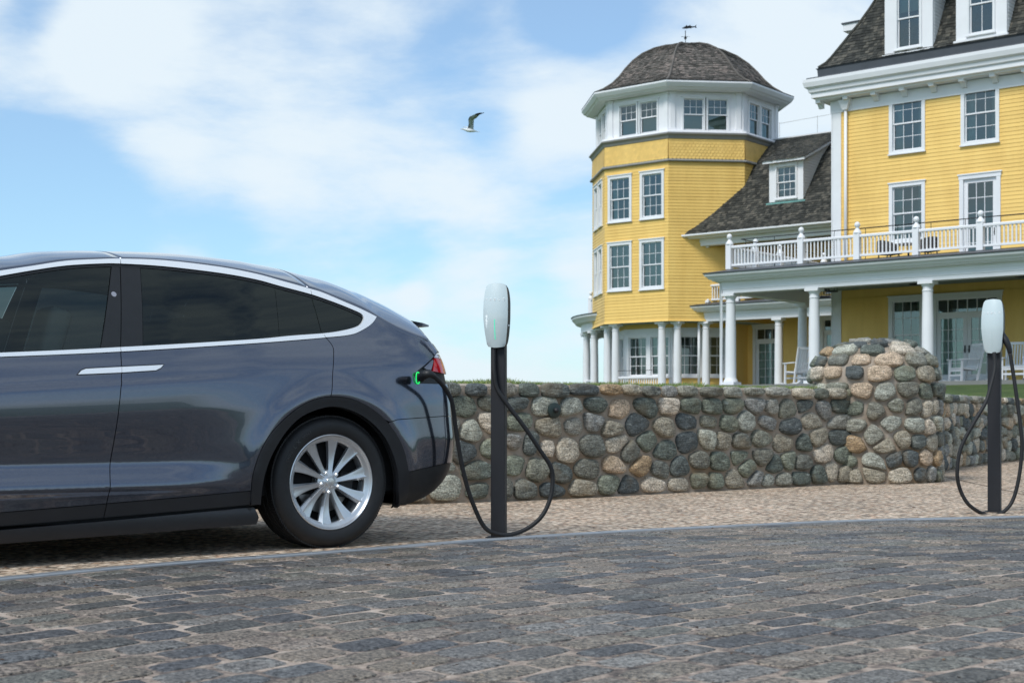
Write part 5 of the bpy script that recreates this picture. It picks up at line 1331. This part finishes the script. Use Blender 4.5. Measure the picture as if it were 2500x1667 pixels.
pipe([(WX0 - .12, 9.78, ZF), (WX0 - .12, 9.78, ZBM + .25)], .05); pipe([(WX0 - .12, 9.72, ZD - .1), (WX0 - .12, 9.72, 7.35)], .05)
for a in (on(FW, 1706)[0],): pass
for fx, pxx, pyy in ((FW, 1745, 641), (FW, 1697, 821)):
    a, z = on(fx, pxx, pyy); m = HB(); m.box(fx, a - .13, a + .13, .0, .17, z - .13, z + .15).box(fx, a - .16, a + .16, .0, .2, z + .15, z + .19).box(fx, a - .05, a + .05, .0, .10, z - .2, z - .13); hb(m, 'wall_sconce', m_brass)
cornice([(WX0 - .2, 12.3), (WX0 - .2, 9.75), (mA + .05, 9.75)], 'wing_upper_beam', 7.28, [(-.17, 0), (.12, 0), (.13, .12), (.15, .13), (.15, .25), (-.17, .25)])
cornice([(WX0 - .2, 11.5), (WX0 - .2, 9.6), (mA + .05, 9.6)], 'wing_eave', 7.53, [(-.17, 0), (.30, .01), (.32, .05), (.42, .06), (.5, .10), (.5, .16), (-.17, .16)])
rp_ = [(9.10, 7.70), (9.45, 7.95), (9.96, 8.50), (10.8, 9.53), (11.6, 10.5), (12.8, 11.45), (13.3, 11.72)]
FR = Frame(0, 0, 0)
prr = [(-d, z) for d, z in rp_]
RX0 = on(Frame(0, 9.1, 0), 1672)[0]
m = HB(); m.sweep([[(RX0 + (0 if True else 0), d, z) for d, z in rp_], [(mA + .02, d, z) for d, z in rp_]], False); o = hb(m, 'wing_roof', m_shin)
o.modifiers.new('s', 'SOLIDIFY').thickness = .1
hb(HB().box(ID, RX0, mA, 13.3, 16, 11.5, 11.7).box(ID, RX0 + .3, mA, 9.6, 16, 7.62, 7.68), 'wing_roof_core', m_gutter)
shin_prof(FR, prr, lambda v: (RX0, mA), seed=8)
hb(HB().box(ID, RX0, mA, 13.28, 13.42, 11.70, 11.76), 'ridge_board', m_trim)
# wing dormer
def roofz(d): return float(np.interp(d, [p[0] for p in rp_], [p[1] for p in rp_]))
dd_ = 10.12; FD = Frame(0, dd_, 0)
q = rect(FD, 1878, 1961, 396, 489); print('wing dormer', q)
D = empty('dormer', (0, 0, 0)); D.parent = hotel
a0, a1, z0, z1 = q; z0 = roofz(dd_) + .03
fx0, fx1 = a0 + .26, a1 - .24
m = HB(); m.box(FD, a0, fx0 + .02, -.08, 0, z0, z1).box(FD, fx1 - .02, a1, -.08, 0, z0, z1).box(FD, fx0 + .02, fx1 - .02, -.08, 0, z1 - .12, z1).box(FD, fx0 + .02, fx1 - .02, -.08, 0, z0, z0 + .1); hb(m, 'dormer_face', m_white, D)
window(FD, fx0, fx1, z0 + .08, z1 - .1, tr=.06, parent=D)
zr_ = 11.55; db = 13.1
for a, s in ((a0, 1), (a1, -1)):
    m = HB(); m.v = []; pl = [(dd_ + .08, roofz(dd_ + .08)), (dd_ + .08, z1), (db, zr_ - .1), (db, roofz(db) - .15)]
    m.prism([(a, d, z) for d, z in pl], (s * .06, 0, 0)); hb(m, 'dormer_cheek', m_white, D)
    if s < 0:
        n_ = int((zr_ - z0) / .105); mb = MB()
        for i in range(n_):
            zc = z0 + (i + .5) * .105; dlo = dd_ + .08; dhi = float(np.interp(zc, [p[1] for p in rp_], [p[0] for p in rp_]))
            if zc > z1: dlo = dd_ + .08 + (zc - z1) / max(.01, zr_ - .1 - z1) * (db - dd_ - .08)
            if dhi - dlo > .03: mb.add([(a, dlo, zc - .05), (a, dhi, zc - .05), (a, dhi, zc + .05), (a, dlo, zc + .05), (a + .016, dlo, zc - .05), (a + .016, dhi, zc - .05)], [(4, 5, 2, 3), (0, 1, 5, 4)])
        mb.build('boards', m_white, D, recalc=False, kind='stuff')
ov = .16
m = HB(); m.prism([(a0 - ov, d, z) for d, z in ((dd_ - .22, z1 - .02), (dd_ - .22, z1 + .07), (db + .1, zr_ + .05), (db + .1, zr_ - .04))], (a1 - a0 + 2 * ov, 0, 0)); hb(m, 'dormer_eave', m_white, D)
sl_ = math.hypot(db + .1 - dd_ + .25, zr_ - z1)
def dpt(a, v, l): k = v / sl_; return (a, dd_ - .26 + k * (db + .36 - dd_), z1 + .08 + k * (zr_ - z1) + l)
shingles(D, (dpt, lambda v: (a0 - ov - .02, a1 + ov + .02), sl_), .13, .125, seed=12)
m = HB(); m.box(FD, a0 - .1, a1 + .1, .01, .06, z0 - .09, z0 - .03); hb(m, 'flashing', m_copper, D)

# --- octagonal tower
TC = hloc(7.0, 57.4); RT = 3.84; AP = RT * math.cos(R(22.5)); SD = 2 * RT * math.sin(R(22.5))
tower_cols = []
def oct_(r, z=0, k=8): return [(TC[0] + r * math.cos(R(-112.5 + 45 * i)), TC[1] + r * math.sin(R(-112.5 + 45 * i))) for i in range(8)]
def face(i, r=RT):      # i=0: parallel to the main front; +1 to the right, -1 to the left
    P = oct_(r); a, b = P[i % 8], P[(i + 1) % 8]
    return Frame(a[0], a[1], math.atan2(b[1] - a[1], b[0] - a[0]), 1), math.hypot(b[0] - a[0], b[1] - a[1])
ZT0, ZB2, ZB1 = 4.47, 10.50, 11.35
fB, lB = face(0); fC, lC = face(1); fD, lD = face(2); fA, lA = face(-1)
q = [rect(fB, 1485, 1543, 429, 542), rect(fB, 1563, 1622, 418, 534), rect(fB, 1484, 1543, 592, 710), rect(fB, 1562, 1622, 584, 706)]
print('tower', q, lB)
hB = [window(fB, *q[0]), window(fB, *q[1]), window(fB, *q[2], curtain='blind'), window(fB, *q[3], curtain='blind')]
hA = []
for z0_, z1_ in ((q[0][2], q[0][3]), (q[2][2], q[2][3])):
    for c in (.32, .68): hA.append(window(fA, lA * c - .46, lA * c + .46, z0_, z1_))
for i in range(8):
    f, l = face(i); hs_ = {0: hB, 7: hA}.get(i, [])
    w = wallbase(f, 'tower_wall', 0, l, ZT0, ZB1, hs_, -.03)
    boards(f, w, lambda z: (-.005, l + .005), ZT0 + .02, ZB2 - .04, .1205, hs_, i in (0, 1))
    # fish-scale band, slightly flared
    n = 7
    mb = MB()
    for r in range(n):
        z = ZB2 + .06 + r * (ZB1 - ZB2 - .06) / n; hgt = (ZB1 - ZB2 - .06) / n; k = int(l / .14); o = .05 - .004 * r
        for c in range(k + 1):
            a = (c + (.5 if r % 2 else 0)) * l / k - l / k / 2; w2 = l / k * .48; a_, b_ = max(0, a - w2), min(l, a + w2)
            if b_ - a_ < .02: continue
            mb.add([f(a_, o, z + hgt * .35), f((a_ + b_) / 2, o + .006, z - .012), f(b_, o, z + hgt * .35), f(b_, o - .02, z + hgt * 1.3), f(a_, o - .02, z + hgt * 1.3)], [(0, 1, 2, 3, 4)])
    mb.build('scale_shingles', m_yel, w, recalc=False, kind='stuff')
cornice(oct_(RT), 'tower_band', ZB2 - .04, [(-.1, 0), (.10, 0), (.12, .03), (.10, .09), (.04, .10), (-.1, .10)], m_grey, True)
cornice(oct_(RT), 'tower_skirt', ZT0 - .03, [(-.3, 0), (.05, .0), (.03, .05), (-.02, .06), (-.3, .06)], m_yel, True)
cornice(oct_(RT), 'tower_band', ZB1 - .02, [(-.2, 0), (.04, 0), (.08, .10), (.15, .16), (.15, .20), (-.2, .22)], m_grey, True)
cornice(oct_(RT), 'tower_sill', ZB1 + .205, [(-.5, 0), (.11, 0), (.09, .07), (-.02, .11), (-.5, .12)], m_white, True)
RW = RT * .955; ZW0, ZW1 = ZB1 + .33, 13.08
for i in range(8):
    f, l = face(i, RW); mid = l / 2; zs0, zs1 = ZW0 + .02, ZW1 - .14
    hh_ = [window(f, mid - .92, mid - .02, zs0, zs1, tr=.06, curtain='low', sill=False, low=(1, 1)), window(f, mid + .02, mid + .92, zs0, zs1, tr=.06, curtain='low', sill=False, low=(1, 1))]
    mb = HB(); zz = (hh_[0][2], hh_[0][3])
    mb.box(f, 0, hh_[0][0], -.1, .0, ZW0 - .1, ZW1 + .2).box(f, hh_[1][1], l, -.1, .0, ZW0 - .1, ZW1 + .2).box(f, hh_[0][0], hh_[1][1], -.1, .0, zz[1], ZW1 + .2).box(f, hh_[0][0], hh_[1][1], -.1, 0, ZW0 - .1, zz[0]); hb(mb, 'lookout_wall', m_white)
    for a in (.13, l - .13): hb(HB().box(f, a - .09, a + .09, 0, .05, ZW0, ZW1).box(f, a - .13, a + .13, 0, .08, ZW1 - .02, ZW1 + .06).box(f, a - .12, a + .12, 0, .07, ZW0 - .02, ZW0 + .07), 'pilaster', m_white)
m = HB(); m.v = [(x, y, ZW0 - .05) for x, y in oct_(RT * .9)]; m.f = [tuple(range(8))]; hb(m, 'lookout_floor', m_floor)
hb(HB().lathe((TC[0], TC[1], ZW0), [(.9, 0), (.9, 1.8)], 8), 'lookout_core', m_room)
cornice(oct_(RW), 'tower_cornice', ZW1 + .05, [(-.6, .02), (.12, .02), (.14, .0), (.40, .03), (.44, .08), (.50, .10), (.56, .18), (.60, .24), (.60, .30), (-.6, .30)], m_white, True)
cornice(oct_(RW), 'tower_roof_edge', ZW1 + .353, [(-.6, 0), (.60, 0), (.61, .03), (-.6, .06)], m_gutter, True)
dpf = [(4.22, 13.43), (3.85, 13.60), (3.45, 13.86), (3.12, 14.17), (2.85, 14.50), (2.50, 14.86), (2.05, 15.20), (1.5, 15.48), (.95, 15.66), (.5, 15.74), (.02, 15.79)]
m = HB(); m.sweep([oct3 for oct3 in ([(x, y, z - .02) for x, y in oct_(r * 1.005)] for r, z in dpf)], True); hb(m, 'dome_roof', m_shin2)
for i in range(8):
    def dome_pt(a, v, l, i=i):
        r, z, n = prof_at(dpf, v); P = oct_(r * 1.005); p, q_ = Vector(P[i]), Vector(P[(i + 1) % 8]); L_ = (q_ - p).length; c = p + (q_ - p) * (a / max(L_, 1e-4)) if L_ > 1e-4 else p
        nn = Vector(((p.x + q_.x) / 2 - TC[0], (p.y + q_.y) / 2 - TC[1])); nn = nn.normalized() if nn.length > 0 else nn
        return (c.x + nn.x * n[0] * l, c.y + nn.y * n[0] * l, z + n[1] * l)
    shingles(hotel, (dome_pt, lambda v: (0, 2 * prof_at(dpf, v)[0] * 1.005 * math.sin(R(22.5))), plen(dpf) - .1), .13, .115, seed=50 + i, mat=m_shin2, lift=.025)
for k in range(8):
    m = HB(); m.tube([(TC[0] + (r * 1.01) * math.cos(R(-112.5 + 45 * k)), TC[1] + (r * 1.01) * math.sin(R(-112.5 + 45 * k)), z + .015) for r, z in dpf], .045, 6); hb(m, 'hip_cap', m_shin2)
# weather vane
vane = empty('weather_vane', tuple(Vector((HO.x + TC[0] * ch - TC[1] * sh_, HO.y + TC[0] * sh_ + TC[1] * ch, 15.78))), 0, label='fish shaped weather vane on a rod at the top of the tower dome', category='weather vane')
m = MB(); m.tube([(0, 0, -.05), (0, 0, .62)], .015, 8).lathe((0, 0, .25), [(.001, 0), (.05, .04), (.06, .08), (.03, .13), (.001, .15)], 12); m.tube([(-.17, 0, .37), (.17, 0, .37)], .008, 6).tube([(0, -.17, .37), (0, .17, .37)], .008, 6); m.build('rod', m_iron, vane, True)
fish = [(-.14, .72), (-.05, .765), (.0, .79), (.04, .845), (.07, .80), (.15, .815), (.19, .85), (.21, .80), (.29, .785), (.38, .79), (.44, .86), (.42, .78), (.45, .72), (.37, .755), (.28, .745), (.20, .70), (.18, .725), (.08, .70), (-.02, .70), (-.10, .705)]
m = MB(); m.prism([(x, -.025, z) for x, z in fish], (0, .05, 0)); m.build('fish', m_iron, vane)
# --- tower ground floor: inner bay, columns, round porch behind
FBY, lY = face(0, RT - .95); bh = []
for i in range(8):
    f, l = face(i, RT - .95)
    h_ = []
    if i in (0, 1, 7, 6): h_ = [window(f, l / 2 - 1.02, l / 2 - .0, 2.35, 4.02, tr=.10), window(f, l / 2 + .0, l / 2 + 1.02, 2.35, 4.02, tr=.10)]
    w = wallbase(f, 'bay_wall', 0, l, 1.5, ZT0, h_, -.02); boards(f, w, lambda z: (0, l), ZF, ZT0, .118, h_, False)
    if h_: hb(HB().box(f, -.02, .16, -.01, .03, ZF, 4.2).box(f, l - .16, l + .02, -.01, .03, ZF, 4.2).box(f, -.02, l + .02, -.01, .035, 4.05, 4.25), 'bay_trim', m_trim)
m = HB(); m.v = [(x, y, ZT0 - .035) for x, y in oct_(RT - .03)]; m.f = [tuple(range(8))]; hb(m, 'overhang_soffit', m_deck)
m = HB(); m.v = [(x, y, ZF - .0) for x, y in oct_(RT + .2)]; m.f = [tuple(range(8))]; hb(m, 'tower_porch_floor', m_floor)
def colpx(fr, px, inset, r=.155):
    a = on(Frame(fr(0, -inset, 0)[0], fr(0, -inset, 0)[1], math.atan2(fr.u[1], fr.u[0]), 1), px)[0]; p = fr(a, -inset, 0); column(p[0], p[1], ZF - .1, ZT0 - .035, r); return a
aa = colpx(fB, 1503, .25); ab = colpx(fB, 1616, .25); colpx(fC, 1654, .25); colpx(fA, 1483, .25)
for t in (.2, .8): p = face(-1)[0](lA * t, -.25, 0)
p0, p1 = fB(aa + .16, -.25, 0), fB(ab - .16, -.25, 0); rails(p0[:2], p1[:2], ZF, .58, name='porch_balustrade')
pA, pB = fC(.1, -.25, 0), fC(lC - .3, -.25, 0)
m = HB(); m.tube([fB(aa, -.2, ZF + .88), fB(ab, -.2, ZF + .88)], .012, 6); hb(m, 'safety_rail', m_iron)
# round porch behind the tower
RC = (TC[0] - .6, TC[1] + 3.6); RR = 5.7
def arc(r, t0, t1, n=40): return [(RC[0] + r * math.cos(R(t0 + (t1 - t0) * i / n)), RC[1] + r * math.sin(R(t0 + (t1 - t0) * i / n))) for i in range(n + 1)]
ar = arc(RR, 90, 250)
ar = ar
cornice(ar, 'round_porch_beam', ZBM - .05, [(-.17, 0), (.15, 0), (.16, .33), (-.17, .33)])
cornice(ar, 'round_porch_cornice', ZBM + .28, [(-.17, .0), (.2, .0), (.38, .04), (.44, .12), (.54, .22), (.56, .3), (-.17, .3)])
cornice(ar, 'round_porch_roof', ZBM + .585, [(-3, .3), (-3, 0), (.58, 0), (.59, .03)], m_gutter)
cornice(ar, 'round_porch_floor', ZF - .16, [(-2.6, 0), (.3, 0), (.3, .16), (-2.6, .16)], m_floor)
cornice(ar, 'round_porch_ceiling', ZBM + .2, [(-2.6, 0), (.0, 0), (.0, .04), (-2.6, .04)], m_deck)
for t in (236, 222, 208, 194, 180, 160, 140): x, y = RC[0] + (RR - .05) * math.cos(R(t)), RC[1] + (RR - .05) * math.sin(R(t)); column(x, y, ZF, ZBM - .05, .15)
for t0, t1 in ((236, 222), (222, 208), (208, 194), (194, 180), (180, 160)):
    a = [(RC[0] + (RR - .05) * math.cos(R(t)), RC[1] + (RR - .05) * math.sin(R(t))) for t in (t0, t1)]; rails(a[1], a[0], ZF, .58)
ar2 = arc(5.45, 120, 235, 24)
for i in range(0, 25, 3): post(ar2[i][0], ar2[i][1], ZD - .15, .95)
m = HB()
for a, b in zip(ar2, ar2[1:]): m.tube([(a[0], a[1], ZD + .60), (b[0], b[1], ZD + .60)], .035, 6).tube([(a[0], a[1], ZD - .05), (b[0], b[1], ZD - .05)], .025, 6)
for a in arc(5.45, 120, 235, 130): m.tube([(a[0], a[1], ZD - .05), (a[0], a[1], ZD + .60)], .014, 4)
hb(m, 'round_balustrade', m_white)
# iron rail and pole on the wing roof beside the tower
x_, y_ = hloc(*(lambda k, Z: ((k - CX) / F * Z, Z))(1896, 57.0)); m = HB(); m.tube([(x_, y_, 11.6), (x_, y_, 13.1)], .035, 6)
x2, y2 = x_ - 1.4, y_ - .3; m.tube([(x_ - .2, y_, 12.05), (x2, y2, 12.05)], .02, 5).tube([(x_ - .2, y_, 11.6), (x_ - .2, y_, 12.05)], .02, 5).tube([(x_ - .5, y_, 11.6), (x_ - .5, y_, 12.05)], .02, 5); hb(m, 'roof_access_rail', m_iron)
x0_ = x_ + .6; m = HB(); m.tube([(x0_, 13.4, 12.35), (mA + .0, 13.4, 12.55)], .006, 4)
for k in range(5): xx = x0_ + (mA - x0_) * k / 4; m.tube([(xx, 13.4, 11.7), (xx, 13.4, 12.4 + .04 * k)], .008, 4)
hb(m, 'lightning_wire', m_grey)

build_boards()
# ------------------------------------------------------------------ porch furniture
def hw_(x, y, z): return Vector((HO.x + x * ch - y * sh_, HO.y + x * sh_ + y * ch, z))
def rocker(x, y, rot, label):
    g = empty('rocking_chair', hw_(x, y, ZF), HA + rot, label=label, category='rocking chair', group='white rocking chairs on the porch')
    # faces local -y
    MB().prism([(-.28, -.26, .40), (.28, -.26, .40), (.25, .26, .36), (-.25, .26, .36)], (0, 0, .035)).build('seat', m_white, g)
    def bx(x0, x1, y0, z0, y1, z1, t, name='rail'):      # straight bar in the y-z plane
        d = Vector((0, y1 - y0, z1 - z0)).normalized(); n = Vector((0, -d.z, d.y)) * t; m = MB()
        m.prism([(x0, y0 + n.y, z0 + n.z), (x0, y1 + n.y, z1 + n.z), (x0, y1 - n.y, z1 - n.z), (x0, y0 - n.y, z0 - n.z)], (x1 - x0, 0, 0)); return m.build(name, m_white, g)
    for s in (-1, 1):
        c = s * .29
        bx(c - .025, c + .025, .24, .05, .50, 1.12, .022, 'back_post'); bx(c - .025, c + .025, -.25, .05, -.23, .66, .026, 'leg')
        bx(c - .05, c + .05, -.32, .665, .30, .675, .014, 'arm')
        pts = catmull([(c, -.48, .055), (c, -.2, .015), (c, .1, .013), (c, .4, .04), (c, .62, .10)], 4); m = MB()
        m.sweep([[(p.x - .02, p.y, p.z - .0), (p.x + .02, p.y, p.z), (p.x + .02, p.y, p.z + .045), (p.x - .02, p.y, p.z + .045)] for p in pts], True); m.build('rocker', m_white, g)
    for k in range(7): c = -.225 + .075 * k; bx(c - .021, c + .021, .27, .40, .478, 1.04, .009, 'slat')
    for z, y0 in ((1.05, .482), (.42, .275)): m = MB(); m.box(ID, -.29, .29, y0 - .014, y0 + .014, z, z + .075); m.build('back_rail', m_white, g)
    m = MB(); m.box(ID, -.28, .28, -.255, -.235, .2, .25).box(ID, -.28, .28, -.255, -.235, .33, .39).box(ID, -.28, .28, .27, .29, .2, .25); m.build('stretcher', m_white, g)
x, _ = on(Frame(0, 2.2, 0), 2352); rocker(x, 2.2, R(-35), 'white rocking chair on the porch, left of the right hand charger')
x, _ = on(Frame(0, 2.0, 0), 2478); rocker(x, 2.0, R(10), 'white rocking chair at the right edge, behind the looped cable')
x, _ = on(Frame(0, 1.6, 0), 1948); rocker(x, 1.6, R(-120), 'white rocking chair seen side on between two columns, left of the stone pier')
def deckchair(x, y, rot, label):
    g = empty('patio_chair', hw_(x, y, ZD), HA + rot, label=label, category='chair', group='dark chairs on the porch roof terrace')
    m = MB(); m.box(ID, -.27, .27, -.27, .27, .36, .42); m.build('seat', m_wicker, g)
    m = MB(); ring = [[(.34 * math.cos(t), .34 * math.sin(t), z) for z in (.40, .62 + .14 * math.sin(t))] + [(.31 * math.cos(t), .31 * math.sin(t), z) for z in (.62 + .14 * math.sin(t), .40)] for t in [R(a) for a in range(-20, 201, 11)]]
    m.sweep(ring, True); m.build('backrest', m_wicker, g)
    for sx in (-1, 1):
        for sy in (-1, 1): MB().tube([(sx * .24, sy * .24, 0), (sx * .2, sy * .2, .37)], .018, 6).build('leg', m_iron, g)
x, _ = on(Frame(0, 2.4, 0), 2170); deckchair(x, 2.4, R(150), 'dark round backed chair on the terrace, left of the white table')
x, _ = on(Frame(0, 2.4, 0), 2262); deckchair(x, 2.4, R(-120), 'dark chair on the terrace, right of the white table')
x, _ = on(Frame(0, 2.5, 0), 2218)
g = empty('patio_table', hw_(x, 2.5, ZD), HA, label='small white topped table between the two dark terrace chairs', category='table')
MB().lathe((0, 0, .62), [(.36, 0), (.37, .02), (.36, .035)], 24).build('table_top', m_white, g); MB().tube([(0, 0, 0), (0, 0, .62)], .03, 8).lathe((0, 0, 0), [(.2, 0), (.18, .02)], 16).build('leg', m_iron, g)

# ------------------------------------------------------------------ gull
def sky_pt(px, py, Z): return Vector(((px - CX) / F * Z, Z, CH + (HY - py) * Z / F))
GZ = 46.0; sc = GZ / F
gull = empty('seagull', sky_pt(1146, 316, GZ), 0, label='white seagull with grey wings and a black wing tip flying in mid sky', category='bird')
def gpx(x, y, d=0): return Vector(((x - 1146) * sc, d, (316 - y) * sc))
body = [(1124.5, 315.8, .001), (1128, 315.8, .5), (1130, 315.3, 1.8), (1132.5, 316, 2.5), (1136, 317.2, 3.0), (1142, 318.5, 4.3), (1149, 319, 4.6), (1156, 319.6, 3.6), (1162, 321, 2.0), (1167, 322.2, 1.0), (1172, 322.6, .2)]
m = MB(); rings = []
for x, y, r in body:
    c = gpx(x, y); rings.append([(c.x, c.y + r * sc * 1.0 * math.cos(t), c.z + r * sc * math.sin(t) * (1 if x < 1158 else .7)) for t in [2 * math.pi * k / 14 for k in range(14)]])
m.sweep(rings, True); m.build('body', m_gull, gull, True)
def wing(lead, trail, mats, name='wing'):
    n = len(lead); mb = MB()
    for (a, d1), (b, d2) in zip(lead, trail):
        A, B = gpx(a[0], a[1], d1), gpx(b[0], b[1], d2); mid = (A + B) / 2
        mb.v += [tuple(A), tuple(mid + Vector((0, -.012, .012))), tuple(B), tuple(mid + Vector((0, .012, -.006)))]
    for i in range(n - 1):
        for j in range(4): mb.f.append((i * 4 + j, i * 4 + (j + 1) % 4, i * 4 + 4 + (j + 1) % 4, i * 4 + 4 + j))
    mb.f += [(0, 1, 2, 3), tuple(4 * (n - 1) + j for j in range(4))]
    return mb.build(name, mats, gull, True)
wing([((1141, 314), -.0), ((1144.5, 306), -.12), ((1144, 296), -.3), ((1148, 291.5), -.42), ((1158, 290), -.6), ((1163, 289.6), -.7)], [((1156, 317), 0), ((1156.5, 306), -.12), ((1158, 297), -.3), ((1163, 296.3), -.42), ((1168, 294.2), -.58), ((1171, 293), -.7)], m_gullg)
wing([((1160, 289.7), -.66), ((1168, 289.2), -.78), ((1175, 289.4), -.86), ((1178, 291.5), -.92), ((1183, 291.8), -.98)], [((1168, 293.5), -.66), ((1173, 292.8), -.78), ((1177, 292.8), -.86), ((1179, 292.4), -.92), ((1183.4, 292.2), -.98)], m_iron, 'wing_tip')
wing([((1141, 314), .05), ((1138, 306), .3), ((1132, 302.5), .5), ((1130, 301.5), .6)], [((1147, 314), .05), ((1143, 307), .3), ((1136, 303), .5), ((1131, 302), .6)], m_gull)
MB().lathe(tuple(gpx(1131.2, 314.6, -.02)), [(.001, -.014), (.012, 0), (.001, .014)], 8).build('eye', m_iron, gull)
MB().tube([gpx(1129, 315.8), gpx(1124, 316)], lambda t: .014 * (1 - t) + .003, 6).build('beak', plain('beak', (.4, .3, .12), .5), gull)
